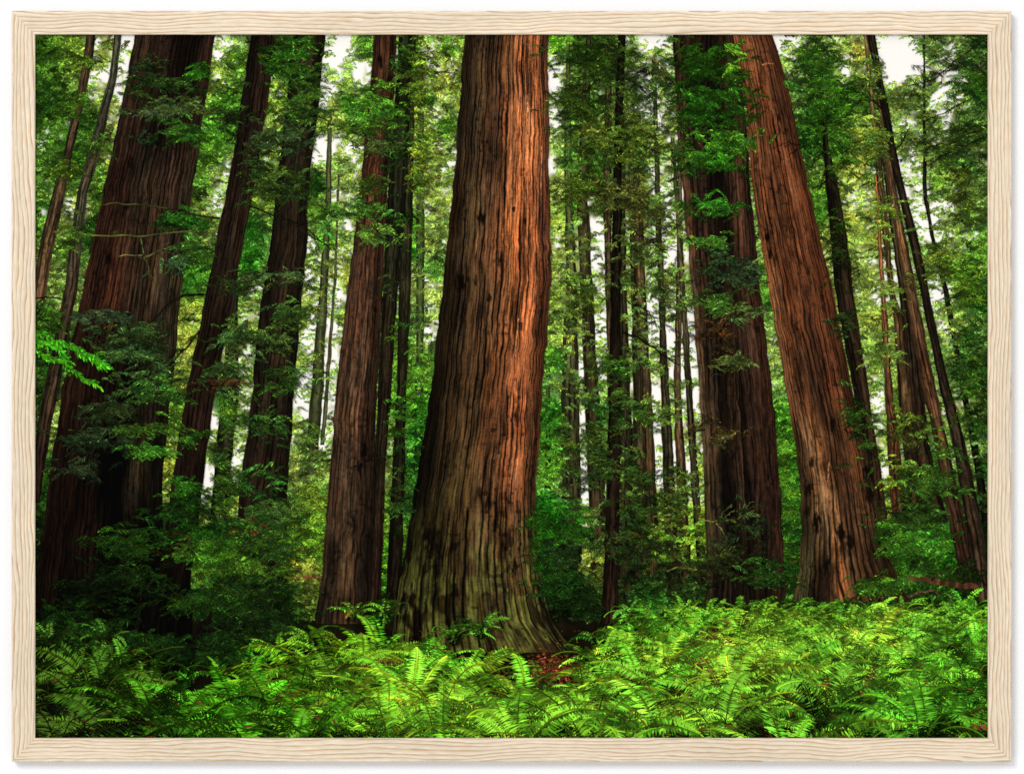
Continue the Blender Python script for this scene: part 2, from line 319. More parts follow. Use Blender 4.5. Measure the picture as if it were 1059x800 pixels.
# ------------------------------------------------------------------ printed foliage: sprays of little leaves
def sprays(patch, cx, cy, ang, length, ll, lw, col, depth, M=14, droop=.25, jit=.27, spread=48, twig=None):
    n = len(cx)
    if n == 0: return
    t = (np.arange(M) + rng.random((n, M)) * .8) / M
    side = np.where(np.arange(M) % 2 == 0, 1, -1)[None, :]
    dx, dy = np.cos(ang)[:, None], np.sin(ang)[:, None]
    L = np.asarray(length)[:, None]
    px = cx[:, None] + dx * L * (t - .5); py = cy[:, None] + dy * L * (t - .5) + droop * L * (t - .4) ** 2
    sg = np.sign(np.cos(ang))[:, None]
    a = ang[:, None] + side * np.radians(spread + rng.normal(0, 14, (n, M))) * (1 - .35 * t)
    l = ll[:, None] * (1.1 - .65 * t) * (.7 + .6 * rng.random((n, M)))
    w = lw[:, None] * (.8 + .4 * rng.random((n, M)))
    ex, ey = np.cos(a), np.sin(a)
    ey = ey * .85 + .12
    bx, by = px, py
    mx, my = px + ex * l * .45, py + ey * l * .45
    tx, ty = px + ex * l, py + ey * l + .06 * l
    q = np.stack([np.stack([bx, by], -1), np.stack([mx - ey * w / 2, my + ex * w / 2], -1), np.stack([tx, ty], -1), np.stack([mx + ey * w / 2, my - ex * w / 2], -1)], 2)
    c = np.repeat(np.asarray(col)[:, None, :], M, 1) * np.exp(rng.normal(0, jit, (n, M, 1)))
    d = np.repeat(np.asarray(depth)[:, None], M, 1) + rng.random((n, M)) * .004
    patch.add(q.reshape(-1, 4, 2), d.reshape(-1), c.reshape(-1, 3))

def canopy(name, n, d0, d1, size, bright, thresh, seed, tone=(1, 1, 1), ymax=640, M=12, wash=0.0, slim=1.0):
    x = rng.uniform(30, 1027, n); y = rng.uniform(30, ymax, n)
    f = field(x, y)
    cl = fbm(x / 17, y / 11, seed, 3)
    keep = rng.random(n) < sstep(-.07, .09, cl - thresh - (f[:, 3] - .3) * .55)
    x, y, f, cl = x[keep], y[keep], f[keep], cl[keep]
    n = len(x)
    c = f[:, :3].copy()
    # leaves in front of open sky are not white: bring pale mean colours back to leaf colours
    lum = c.max(1)
    pale = sstep(140, 230, lum)[:, None]
    leaf = np.array([84, 116, 44.0])
    c = greener(c * (1 - pale) + leaf * pale)
    c = c * (.34 + 1.3 * fbm(x / 7, y / 5, seed + 3, 2))[:, None]
    c = jitter(c * bright * np.array(tone), .13, n)
    c = c * (1 - wash) + wash * np.array([196, 208, 120.0])
    up = np.where(rng.random(n) < .5, 0, math.pi)
    ang = up + rng.normal(0, .40, n) + np.where(up > 1, -.30, .30)
    p = Patch()
    sz = size * np.exp(rng.normal(0, .25, n))
    sprays(p, x, y, ang, 13 * sz, 5.2 * sz, 1.25 * slim * sz ** .5, c, d0 + (d1 - d0) * rng.random(n), M=M, spread=40)
    o = p.build(name, INK, sheet)
    o['kind'] = 'stuff'
    return o

# ------------------------------------------------------------------ printed trunks
def curve(P, y):
    P = sorted(P); return np.interp(y, [p[0] for p in P], [p[1] for p in P])

def trunk(L, R, cols, depth, label=None, pitch=1.0, contrast=1.0, scale=1.0, seed=0, y0=None, y1=None, edge=1.0, knots=(), moss=None, gain=1.0):
    ys = [p[0] for p in L] + [p[0] for p in R]
    y0 = max(LIM[2], min(ys)) if y0 is None else y0
    y1 = max(ys) if y1 is None else y1
    y = np.arange(y0, y1 + .01, pitch)
    l = curve(L, y); r = curve(R, y)
    l = l + (fbm(y / 16, 0 * y, seed + 5, 3) - .5) * 3.2 * edge * scale; r = r + (fbm(y / 16, 0 * y + 9, seed + 6, 3) - .5) * 3.2 * edge * scale
    wmax = (r - l).max()
    nu = max(4, int(wmax / pitch) + 1)
    u = np.linspace(0, 1, nu)
    U, Y = np.meshgrid(u, y)
    X = l[:, None] + (r - l)[:, None] * U
    X = np.clip(X, LIM[0] - .5, LIM[1] + .5)
    # bark coordinates: around the trunk (compressed towards its edges) and along it
    wm = np.median(r - l)
    th = np.arcsin(np.clip(2 * U - 1, -.995, .995)) / math.pi * wm * 1.35 / scale
    V = Y / scale
    thw = th + 3.6 * (fbm(V / 120, th / 45, seed + 1, 2) - .5) + 0.8 * (noise(V / 30, th / 6, seed + 2) - .5)
    def ridges(sp, vl, sd, wd, wander):
        """plates of bark between dark furrows: returns the furrow darkness and the plate tone"""
        ph = thw / sp + wander * (fbm(V / vl, thw / (sp * 3), sd, 2) - .5)
        cell = np.floor(ph); p = ph - cell
        a1 = noise(cell * 7.3 + 50, V / vl, sd + 1)                  # how deep this furrow is along its length
        e = np.minimum(p, 1 - p)
        edge_cell = np.floor(ph + .5)
        a2 = noise(edge_cell * 5.1 + 90, V / (vl * .8), sd + 2)
        g = (1 - sstep(0, wd, e)) * sstep(.26, .66, a2)
        return g, a1, p
    g1, t1, p1 = ridges(4.9, 74, seed + 30, .26, 1.05)
    g2, t2, p2 = ridges(2.4, 38, seed + 40, .34, .9)
    fib = .6 * noise(thw / .95, V / 17, seed + 8) + .4 * noise(thw / 1.4 + V / 40, V / 11, seed + 9)
    fib2 = noise(thw / 1.7, V / 7, seed + 10)
    spk = noise(X / 1.3, Y / 1.6, seed + 11)
    pat = fbm(th / 16, V / 38, seed + 12, 3)
    crack = sstep(.70, .80, noise(thw / 3.0, V / 4.5, seed + 21)) * sstep(.5, .75, noise(th / 12, V / 25, seed + 22))
    m = (1 - .82 * g1) * (1 - .50 * g2) * (1 - .35 * crack)
    m = m * (.70 + .60 * t1) * (.82 + .36 * t2) * (.50 + 1.0 * fib) * (.82 + .36 * fib2) * (.84 + .32 * spk) * (.72 + .56 * pat) * (.90 + .22 * p1)
    m = m * gain
    m = np.where(m > 1.15, 1.15 + (m - 1.15) * .5, m)
    m = 1 + (m - 1) * contrast
    # colour of the bark over the trunk
    C = np.array([[a, b] for a, b, _ in cols]); K = np.array([c for _, _, c in cols], float)
    acc = 0; ws = 0
    uu = U + .05 * (noise(V / 30, th / 12, seed + 13) - .5)
    for (a, b), k in zip(C, K):
        w = 1 / (((uu - a) / .13) ** 2 + ((Y - b) / 55) ** 2 + .22) ** 2
        acc = acc + w[..., None] * k; ws = ws + w
    base = acc / ws[..., None]
    hue = (noise(thw / 4, V / 60, seed + 14) - .5)[..., None] * np.array([.14, 0, -.18]) + np.array([-.05, .03, .0])
    c = base * np.maximum(m, .05)[..., None] * (1 + hue)
    lum = (c @ np.array([.35, .5, .15]))[..., None]
    c = c * .86 + .14 * lum * np.array([1.22, 1, .78])
    if moss is not None:
        yy0, yy1, mc = moss
        k = sstep(yy0, yy1, Y + 60 * (fbm(th / 9, V / 22, seed + 15, 3) - .5)) * sstep(.35, .62, fbm(th / 6, V / 16, seed + 16, 3)) * .75
        c = c * (1 - k[..., None]) + np.array(mc) * np.maximum(m, .1)[..., None] * k[..., None]
    for kx, ky, kr, kd in knots:
        d = np.sqrt(((X - kx) / (kr * .8)) ** 2 + ((Y - ky) / (kr * 1.7)) ** 2) + 1.3 * (fbm(X / 2.2, Y / 5, seed + 18, 2) - .5)
        k = (1 - sstep(.4, 1.15, d)) * kd
        c = c * (1 - k[..., None]) + np.array([9, 6, 4.0]) * k[..., None]
    h, w = X.shape
    idx = np.arange(h * w).reshape(h, w)
    fc = np.stack([idx[:-1, :-1], idx[1:, :-1], idx[1:, 1:], idx[:-1, 1:]], -1).reshape(-1, 4)
    d = np.full(X.size, depth)
    o = mesh_from('printed_trunk', world(X.ravel(), Y.ravel(), d), fc, ink(c.reshape(-1, 3)), INK, sheet)
    if label: o['label'] = label
    return o

def simple(L, R, top, bottom, depth, label=None, lightside=.5, **kw):
    """a slender or far trunk: one colour near the top, one near the bottom, rounder shade at its edges"""
    ys = [p[0] for p in L]; a, b = min(ys), max(ys)
    t = np.array(top, float); m = np.array(bottom, float)
    if depth < .16: t = t * .78 + np.array([150, 148, 92]) * .22; m = m * .86 + np.array([124, 118, 70]) * .14
    cols = []
    for k in (0, .33, .66, 1):
        c = t * (1 - k) + m * k; y = a + (b - a) * k
        cols += [(.05, y, c * (.45 + .4 * (1 - lightside))), (lightside * .7 + .15, y, c * 1.2), (.97, y, c * (.45 + .4 * lightside))]
    return trunk(L, R, cols, depth, label, **kw)

# far foliage first
canopy('printed_far_foliage', 46000, .02, .06, .50, 1.30, .30, 40, tone=(1.05, 1.04, .82), M=12, wash=.20, slim=1.15)
canopy('printed_far_foliage', 34000, .06, .10, .52, 1.0, .42, 41, tone=(1.05, 1.0, .8), M=12, wash=.04)

# far and slender trunks
simple([(120, 339), (230, 335), (400, 322), (520, 311), (600, 304)], [(120, 343), (230, 342), (400, 334), (520, 325), (600, 320)], (66, 66, 36), (48, 50, 26), .11, seed=101, scale=.6, contrast=.6, label='pale far trunk seen through the gap left of centre')
simple([(180, 349), (285, 345), (410, 335), (460, 331)], [(180, 351), (285, 348), (410, 339), (460, 335)], (70, 58, 40), (74, 72, 40), .112, seed=102, scale=.5, contrast=.6)
simple([(60, 433), (240, 430), (360, 430), (480, 428)], [(60, 438), (240, 439), (360, 438), (480, 437)], (70, 84, 36), (40, 60, 24), .113, seed=103, scale=.5, contrast=.7)
simple([(140, 650), (200, 650), (400, 655), (600, 652)], [(140, 654), (200, 664), (400, 672), (600, 676)], (64, 56, 32), (46, 28, 18), .114, seed=104, scale=.7)
simple([(200, 655), (300, 657), (400, 662), (470, 665), (600, 668)], [(200, 664), (300, 667), (400, 674), (470, 677), (600, 684)], (72, 46, 28), (60, 32, 20), .115, seed=105, scale=.6)
simple([(36, 586), (160, 584), (300, 585), (400, 580), (520, 581), (610, 580)], [(36, 590), (160, 591), (300, 597), (400, 599), (520, 601), (610, 603)], (74, 92, 40), (48, 30, 20), .118, seed=106, scale=.7, label='brown far trunk left of the white gap in the middle')
simple([(380, 565), (520, 563)], [(380, 569), (520, 570)], (40, 60, 22), (20, 34, 12), .117, seed=107, scale=.5)
simple([(60, 674), (250, 679), (300, 681), (400, 683), (500, 686), (610, 690)], [(60, 678), (250, 685), (300, 687), (400, 692), (500, 698), (610, 705)], (44, 52, 28), (52, 28, 20), .13, seed=108, scale=.6)
simple([(120, 701), (270, 700), (400, 697), (480, 699), (600, 703)], [(120, 704), (270, 707), (400, 704), (480, 709), (600, 716)], (84, 60, 40), (74, 38, 26), .12, seed=109, scale=.6)
simple([(140, 694), (280, 702), (400, 709), (500, 715), (610, 722)], [(140, 697), (280, 708), (400, 716), (500, 723), (610, 733)], (78, 62, 44), (32, 22, 15), .135, seed=110, scale=.6)
simple([(36, 606), (200, 596), (260, 599), (350, 602), (400, 604), (500, 608), (610, 612)], [(36, 612), (200, 608), (260, 611), (350, 616), (400, 619), (500, 626), (610, 632)], (50, 42, 24), (44, 26, 17), .14, seed=111, scale=.7, label='slim dark brown trunk between the white gap and the straight black trunk')
simple([(36, 626), (200, 624), (300, 626), (420, 629)], [(36, 632), (200, 633), (300, 633), (420, 636)], (70, 44, 28), (60, 34, 22), .138, seed=112, scale=.6)
simple([(60, 636), (300, 638), (450, 640), (620, 636)], [(60, 645), (300, 648), (450, 654), (620, 655)], (40, 32, 20), (46, 30, 19), .145, seed=113, scale=.7)
simple([(36, 893), (200, 909), (300, 919), (330, 925), (400, 929), (520, 940)], [(36, 897), (200, 916), (300, 925), (330, 934), (400, 942), (520, 954)], (128, 96, 52), (62, 36, 24), .335, seed=114, scale=.6, label='sunlit reddish far trunk behind the leaning tree')
simple([(36, 899), (200, 920), (260, 929), (300, 936), (400, 953), (450, 966), (500, 975), (610, 995)], [(36, 904), (200, 929), (260, 940), (300, 948), (400, 968), (450, 979), (500, 990), (610, 1012)], (130, 88, 52), (76, 42, 28), .338, seed=115, scale=.7, label='reddish brown slanting trunk left of the thin leaning dark one')
simple([(180, 905), (410, 916), (500, 920), (560, 924)], [(180, 907), (410, 924), (500, 936), (560, 941)], (170, 90, 48), (84, 44, 28), .334, seed=116, scale=.6)
simple([(120, 906), (300, 930), (400, 937), (450, 942), (540, 958)], [(120, 910), (300, 938), (400, 955), (450, 960), (540, 980)], (56, 44, 28), (46, 28, 19), .332, seed=117, scale=.7)
simple([(36, 955), (200, 955), (250, 964), (300, 976), (350, 985), (400, 993), (450, 1003), (500, 1011), (560, 1018)], [(36, 957), (200, 959), (250, 968), (300, 981), (350, 990), (400, 999), (450, 1010), (500, 1019), (560, 1026)], (40, 36, 24), (16, 13, 9), .16, seed=118, scale=.6, label='thin almost black leaning trunk by the right edge')

simple([(300, 238), (400, 229), (480, 222), (570, 214)], [(300, 246), (400, 247), (480, 239), (570, 234)], (60, 52, 34), (34, 28, 17), .16, seed=119, scale=.7)
# near-mid foliage between the far and the near trunks
canopy('printed_middle_foliage', 30000, .17, .27, .62, .92, .47, 60, M=14, tone=(1.06, 1, .9))
canopy('printed_middle_foliage', 24000, .27, .33, .68, .62, .52, 80, M=15, tone=(1.06, 1, .9))

# the trees one can tell apart
simple([(36, 89), (60, 86), (100, 78), (155, 66), (200, 54), (250, 41), (300, 34)], [(36, 98), (60, 95), (100, 88), (155, 75), (200, 67), (250, 56), (310, 45)], (78, 60, 42), (100, 66, 42), .345, seed=201, scale=.6, label='dappled orange brown thin trunk at the left edge', edge=.7)
simple([(36, 118), (80, 112), (120, 101), (160, 90), (200, 79), (300, 66), (400, 46), (440, 38), (520, 30)], [(36, 125), (80, 120), (120, 111), (160, 102), (200, 90), (300, 79), (400, 61), (440, 52), (520, 40)], (92, 84, 62), (44, 24, 17), .35, seed=202, scale=.7, label='grey brown thin trunk left of the wide dark redwood', edge=.7)
trunk([(36, 140), (100, 127), (200, 106), (300, 85), (400, 64), (500, 50), (600, 37), (660, 28)], [(36, 222), (100, 213), (200, 198), (300, 187), (400, 177), (500, 168), (600, 168), (660, 176)],
      [(.1, 40, (62, 42, 30)), (.4, 40, (50, 30, 22)), (.7, 40, (24, 15, 11)), (.92, 40, (62, 38, 28)),
       (.15, 120, (52, 32, 23)), (.5, 120, (34, 22, 16)), (.85, 120, (44, 27, 20)),
       (.15, 200, (56, 30, 21)), (.45, 200, (62, 42, 29)), (.75, 200, (74, 46, 33)), (.95, 200, (60, 44, 30)),
       (.1, 300, (58, 29, 20)), (.35, 300, (84, 42, 27)), (.55, 300, (64, 42, 28)), (.8, 300, (84, 60, 42)), (.96, 300, (56, 42, 28)),
       (.1, 390, (46, 24, 16)), (.4, 390, (34, 20, 14)), (.6, 390, (18, 12, 9)), (.85, 390, (46, 34, 22)),
       (.1, 480, (34, 18, 12)), (.3, 480, (30, 16, 11)), (.5, 480, (9, 7, 5)), (.6, 480, (6, 5, 4)), (.75, 480, (52, 38, 24)), (.95, 480, (26, 20, 13)),
       (.15, 560, (28, 15, 10)), (.4, 560, (34, 19, 12)), (.58, 560, (5, 4, 3)), (.72, 560, (24, 18, 11)), (.9, 560, (10, 8, 5)),
       (.3, 640, (12, 8, 6)), (.7, 640, (6, 5, 4))], .40, 'wide dark redwood trunk on the left behind drooping branches', seed=1, scale=.95, gain=.84, knots=((111, 267, 5, .9), (135, 168, 5, .7), (100, 62, 6, 0)))
simple([(36, 302), (100, 297), (200, 284), (260, 279), (300, 271), (350, 265), (400, 261), (450, 255), (500, 248), (600, 240)], [(36, 336), (100, 330), (200, 318), (260, 317), (300, 312), (350, 308), (400, 304), (500, 298), (600, 292)], (40, 29, 20), (42, 28, 18), .42, seed=2, scale=.8, label='dark trunk draped in foliage between the left group and the red brown trunk')
trunk([(36, 260), (100, 250), (160, 241), (200, 233), (300, 214), (400, 193), (500, 177), (600, 162), (695, 144)], [(36, 284), (100, 278), (200, 261), (300, 242), (400, 223), (500, 209), (600, 197), (695, 200)],
      [(.2, 40, (26, 17, 12)), (.8, 40, (44, 28, 20)), (.2, 150, (30, 18, 13)), (.8, 150, (46, 29, 21)), (.2, 260, (34, 22, 16)), (.7, 260, (48, 32, 23)), (.2, 340, (28, 18, 12)), (.8, 340, (34, 20, 14)),
       (.3, 430, (40, 23, 16)), (.8, 430, (38, 22, 15)), (.3, 530, (28, 17, 12)), (.8, 530, (34, 20, 14)), (.3, 640, (9, 7, 5)), (.8, 640, (8, 6, 5))], .43, 'narrow dark leaning trunk second from the wide left redwood', seed=3, scale=.8)
simple([(36, 413), (200, 401), (300, 396), (400, 391), (480, 387), (620, 380)], [(36, 427), (200, 420), (300, 411), (400, 405), (480, 399), (620, 394)], (30, 34, 20), (46, 28, 19), .40, seed=4, scale=.7, label='dark trunk close behind the red brown trunk')
simple([(36, 424), (300, 412), (400, 410), (500, 405), (620, 399)], [(36, 430), (300, 425), (400, 420), (500, 418), (620, 415)], (54, 52, 30), (26, 18, 12), .395, seed=5, scale=.6, label='slender dark trunk just left of the central redwood')
trunk([(36, 387), (100, 381), (200, 372), (300, 359), (400, 348), (500, 340), (600, 332), (645, 325)], [(36, 410), (100, 407), (200, 400), (300, 396), (400, 390), (500, 386), (600, 383), (645, 386)],
      [(.1, 40, (56, 32, 22)), (.5, 40, (84, 46, 30)), (.95, 40, (44, 25, 17)), (.1, 200, (66, 36, 24)), (.5, 200, (106, 56, 36)), (.95, 200, (50, 28, 19)), (.1, 300, (72, 44, 30)), (.45, 300, (104, 60, 40)), (.95, 300, (48, 28, 19)),
       (.1, 400, (76, 48, 33)), (.5, 400, (96, 60, 41)), (.95, 400, (44, 27, 18)), (.1, 500, (68, 44, 30)), (.45, 500, (90, 58, 39)), (.8, 500, (44, 28, 19)), (.1, 600, (48, 34, 23)), (.5, 600, (72, 48, 31)), (.95, 600, (26, 18, 12))],
      .45, 'red brown trunk with a small broken branch, left of the central redwood', seed=6, scale=.72, knots=((377, 466, 5, .9), (372, 482, 4, .8), (393, 64, 4, .9), (403, 82, 4, .8), (388, 320, 2.5, .8)))
simple([(36, 640), (100, 637), (200, 634), (300, 632), (400, 630), (450, 628), (500, 627), (600, 624), (645, 621)], [(36, 647), (100, 645), (200, 643), (300, 642), (400, 642), (500, 641), (600, 639), (645, 640)], (22, 17, 11), (40, 24, 17), .44, seed=7, scale=.7, label='straight nearly black trunk right of the central redwood', lightside=.65)
trunk([(36, 696), (115, 700), (200, 706), (300, 716), (400, 723), (500, 728), (600, 731), (625, 729)], [(36, 744), (115, 746), (200, 749), (300, 757), (400, 764), (500, 770), (600, 774), (625, 776)],
      [(.05, 110, (70, 42, 29)), (.4, 110, (44, 26, 18)), (.9, 110, (22, 14, 10)), (.05, 220, (92, 56, 38)), (.35, 220, (62, 38, 26)), (.8, 220, (24, 15, 11)),
       (.05, 330, (92, 62, 42)), (.35, 330, (60, 38, 26)), (.65, 330, (30, 19, 13)), (.9, 330, (50, 30, 21)),
       (.05, 430, (96, 68, 46)), (.3, 430, (66, 44, 30)), (.6, 430, (20, 13, 9)), (.9, 430, (66, 42, 28)), (.05, 530, (66, 52, 32)), (.3, 530, (54, 38, 24)), (.65, 530, (14, 10, 7)), (.9, 530, (60, 38, 26)), (.3, 610, (30, 20, 13)), (.8, 610, (24, 16, 11))],
      .46, 'left half of the twin trunk hung with foliage', seed=8, scale=.85)
trunk([(36, 738), (110, 742), (200, 745), (300, 751), (400, 757), (500, 764), (620, 770)], [(36, 762), (110, 770), (200, 777), (300, 786), (400, 799), (500, 807), (560, 810), (620, 812)],
      [(.2, 110, (50, 30, 21)), (.8, 110, (74, 42, 30)), (.1, 220, (30, 18, 13)), (.6, 220, (76, 44, 31)), (.95, 220, (40, 22, 16)), (.1, 330, (36, 22, 15)), (.6, 330, (74, 42, 29)), (.95, 330, (50, 27, 19)),
       (.1, 430, (22, 14, 10)), (.4, 430, (48, 28, 20)), (.8, 430, (64, 35, 24)), (.1, 530, (18, 12, 9)), (.5, 530, (54, 32, 23)), (.9, 530, (52, 29, 20)), (.5, 610, (26, 16, 11))],
      .455, 'right half of the twin trunk, reddish', seed=9, scale=.8)
simple([(60, 847), (150, 852), (200, 855), (300, 864), (400, 882), (450, 889), (500, 896), (560, 905)], [(60, 849), (150, 857), (200, 868), (250, 877), (300, 883), (400, 898), (450, 905), (500, 914), (560, 921)], (36, 30, 18), (54, 32, 22), .42, seed=10, scale=.7, lightside=.8, label='dark trunk with a red brown side close behind the big leaning redwood')
trunk([(36, 758), (100, 770), (150, 775), (200, 779), (265, 789), (300, 795), (350, 804), (400, 813), (450, 821), (500, 827), (550, 829), (590, 827), (622, 820)], [(36, 799), (80, 813), (100, 818), (150, 827), (200, 839), (250, 849), (300, 862), (350, 871), (400, 881), (450, 893), (500, 904), (550, 914), (580, 922), (605, 932), (622, 944)],
      [(0.08, 40, (124, 66, 37)), (0.35, 40, (133, 68, 38)), (0.65, 40, (99, 50, 29)), (0.93, 40, (68, 34, 20)), (0.1, 110, (114, 58, 33)), (0.5, 110, (108, 54, 30)), (0.9, 110, (72, 36, 21)),
       (0.08, 200, (116, 60, 33)), (0.4, 200, (87, 44, 25)), (0.7, 200, (108, 54, 30)), (0.95, 200, (74, 36, 20)), (0.06, 300, (133, 72, 41)), (0.3, 300, (87, 43, 24)), (0.6, 300, (91, 45, 26)), (0.92, 300, (81, 38, 22)),
       (0.06, 400, (110, 60, 35)), (0.3, 400, (95, 50, 29)), (0.5, 400, (66, 35, 21)), (0.78, 400, (101, 50, 29)), (0.96, 400, (47, 24, 14)),
       (0.05, 470, (66, 42, 26)), (0.25, 470, (133, 82, 49)), (0.45, 470, (76, 43, 25)), (0.65, 470, (72, 38, 22)), (0.85, 470, (91, 48, 28)), (0.97, 470, (43, 28, 16)),
       (0.07, 540, (41, 30, 18)), (0.28, 540, (131, 86, 52)), (0.42, 540, (133, 84, 51)), (0.6, 540, (74, 44, 27)), (0.8, 540, (89, 54, 32)), (0.96, 540, (54, 36, 21)),
       (0.07, 600, (64, 54, 31)), (0.25, 600, (37, 22, 13)), (0.42, 606, (145, 78, 42)), (0.55, 596, (76, 48, 29)), (0.7, 600, (60, 36, 22)), (0.95, 600, (39, 24, 13))],
      .48, 'big red brown redwood leaning left, right of the middle', seed=11, scale=.85, pitch=.7, gain=1.16, knots=((845, 540, 6, .9), (870, 550, 5, .9), (880, 560, 5, .8), (898, 490, 7, .85), (900, 510, 6, .8), (794, 245, 4, .9), (797, 262, 3.5, .8), (840, 478, 4, .8), (806, 122, 3, .7), (855, 585, 5, .8), (862, 440, 5, .7), (836, 505, 5, .85), (835, 530, 5, .8)))
simple([(36, 897), (80, 905), (120, 913), (160, 920), (200, 929), (250, 941), (300, 952), (350, 962), (400, 972), (450, 984), (500, 993), (550, 1000), (622, 1010)], [(36, 905), (80, 913), (120, 921), (160, 928), (200, 937), (250, 951), (300, 961), (350, 971), (400, 983), (450, 997), (500, 1008), (550, 1017), (622, 1027)], (34, 27, 18), (62, 42, 30), .47, seed=12, scale=.7, label='thin leaning dark trunk crossing the bright gap on the right', edge=.7)
trunk([(36, 481), (200, 468), (400, 446), (500, 430), (600, 414), (645, 407), (675, 402)], [(36, 567), (200, 568), (290, 570), (400, 561), (520, 554), (570, 556), (600, 560), (640, 572), (660, 584), (675, 596)],
      [(0.04, 40, (38, 25, 15)), (0.2, 40, (60, 41, 25)), (0.36, 40, (63, 39, 25)), (0.52, 40, (108, 62, 34)), (0.68, 40, (178, 92, 51)), (0.86, 40, (169, 85, 46)), (0.975, 40, (66, 36, 24)),
       (0.04, 130, (34, 23, 14)), (0.22, 130, (71, 49, 31)), (0.4, 130, (66, 39, 25)), (0.56, 130, (133, 68, 38)), (0.72, 130, (186, 94, 51)), (0.88, 130, (172, 87, 46)), (0.975, 130, (76, 40, 26)),
       (0.04, 220, (32, 20, 11)), (0.22, 220, (76, 53, 33)), (0.42, 220, (98, 55, 33)), (0.6, 220, (171, 87, 46)), (0.8, 220, (180, 89, 47)), (0.975, 220, (74, 38, 25)),
       (0.04, 320, (29, 19, 9)), (0.22, 320, (68, 46, 29)), (0.42, 320, (86, 52, 31)), (0.6, 320, (142, 76, 42)), (0.8, 320, (176, 87, 47)), (0.975, 320, (62, 32, 20)),
       (0.04, 420, (16, 11, 5)), (0.2, 420, (47, 31, 17)), (0.4, 420, (71, 44, 25)), (0.6, 420, (101, 52, 29)), (0.82, 420, (162, 79, 43)), (0.975, 420, (60, 31, 19)),
       (0.04, 500, (12, 9, 4)), (0.2, 500, (43, 31, 15)), (0.4, 500, (68, 46, 24)), (0.6, 500, (97, 54, 30)), (0.82, 500, (140, 70, 39)), (0.975, 500, (56, 32, 18)),
       (0.04, 570, (11, 8, 3)), (0.2, 570, (40, 30, 14)), (0.4, 570, (60, 42, 20)), (0.58, 570, (92, 62, 35)), (0.8, 570, (81, 49, 27)), (0.97, 570, (45, 33, 17)),
       (0.05, 640, (11, 6, 3)), (0.3, 640, (34, 25, 9)), (0.55, 640, (50, 39, 17)), (0.8, 640, (48, 40, 18)), (0.97, 640, (28, 22, 12))],
      .53, 'wide central redwood, dark and mossy on the left side and sunlit orange on the right', seed=13, scale=1.05, pitch=.62, contrast=1.15, gain=1.2, moss=(490, 650, (84, 86, 36)),
      knots=((498, 226, 5.5, .9), (476, 292, 6, .95), (484, 288, 3, .7), (492, 290, 3, .7), (506, 309, 3, .8), (531, 218, 2.5, .8), (543, 229, 2.5, .8), (448, 560, 10, .75), (440, 552, 7, .6), (470, 612, 6, .8), (532, 585, 5, .8), (452, 610, 6, .7), (496, 510, 4, .6), (506, 520, 5, .6)))

# ------------------------------------------------------------------ branches
def strip(patch, P, w0, w1, c0, c1, depth, wob=1.2):
    P = np.array(P, float)
    t = np.linspace(0, 1, 60); seg = np.r_[0, np.cumsum(np.hypot(*np.diff(P, axis=0).T))]; seg /= seg[-1]
    x = np.interp(t, seg, P[:, 0]); y = np.interp(t, seg, P[:, 1])
    k = random.randint(0, 999)
    y = y + (noise(t * 9, 0 * t, k) - .5) * 2 * wob; x = x + (noise(t * 9, 0 * t, k + 1) - .5) * wob
    dx = np.gradient(x); dy = np.gradient(y); n = np.hypot(dx, dy) + 1e-6; nx, ny = -dy / n, dx / n
    w = (w0 + (w1 - w0) * t) / 2 * (.8 + .4 * noise(t * 7, 0 * t, k + 3))
    a = np.stack([x - nx * w, y - ny * w], -1); b = np.stack([x + nx * w, y + ny * w], -1)
    q = np.stack([a[:-1], a[1:], b[1:], b[:-1]], 1)
    c = np.array(c0, float)[None] * (1 - t[:-1, None]) + np.array(c1, float)[None] * t[:-1, None]
    c = c * (.6 + .8 * noise(t[:-1] * 22, 0 * t[:-1], k + 5))[:, None]
    patch.add(q, depth, c)

def branch(P, w0, w1, c0, c1, depth=.57, label=None, twigs=6):
    p = Patch(); strip(p, P, w0, w1, c0, c1, depth)
    Q = np.array(P, float)
    for i in range(twigs):
        t = random.uniform(.2, .95); k = min(int(t * (len(Q) - 1)), len(Q) - 2); f = t * (len(Q) - 1) - k
        a = Q[k] * (1 - f) + Q[k + 1] * f; d = Q[k + 1] - Q[k]; an = math.atan2(d[1], d[0]) + random.choice((-1, 1)) * random.uniform(.4, 1.0)
        l = random.uniform(8, 22)
        strip(p, [a, a + np.array([math.cos(an) * l * .6, math.sin(an) * l * .6]), a + np.array([math.cos(an) * l, math.sin(an) * l + l * .15])], w1 * .8, .5, c1, c1, depth + .001)
    o = p.build('printed_branch', INK, sheet)
    if label: o['label'] = label
for P, w_, d_, c_ in (([(545, 98), (546, 118), (545, 142)], 1.5, .533, (196, 136, 88)), ([(560, 150), (560, 180), (559, 205)], 1.0, .533, (180, 116, 72)), ([(536, 330), (534, 352), (533, 372)], 1.1, .533, (176, 118, 74)),
                      ([(788, 67), (795, 65), (801, 66)], 1.4, .483, (170, 106, 68)), ([(858, 478), (856, 500), (860, 530)], 1.3, .483, (134, 92, 64)), ([(852, 490), (856, 525), (866, 560)], 1.3, .483, (138, 96, 66))):
    p = Patch(); strip(p, P, w_, w_ * .6, c_, tuple(.8 * k for k in c_), d_, wob=.6)
    p.build('printed_bark_scar', INK, sheet)
MO = (92, 96, 44); DK = (16, 13, 9)
branch([(56, 239), (89, 242), (143, 244), (194, 239), (222, 241)], 2.0, 1.2, MO, (60, 62, 30), label='mossy horizontal branch across the wide dark redwood')
branch([(104, 211), (140, 210), (180, 217), (205, 223), (227, 226)], 1.4, 2.2, (70, 70, 38), (26, 24, 14))
branch([(122, 264), (150, 265), (170, 258), (190, 250)], 1.3, 1.6, (98, 98, 56), (60, 60, 32))
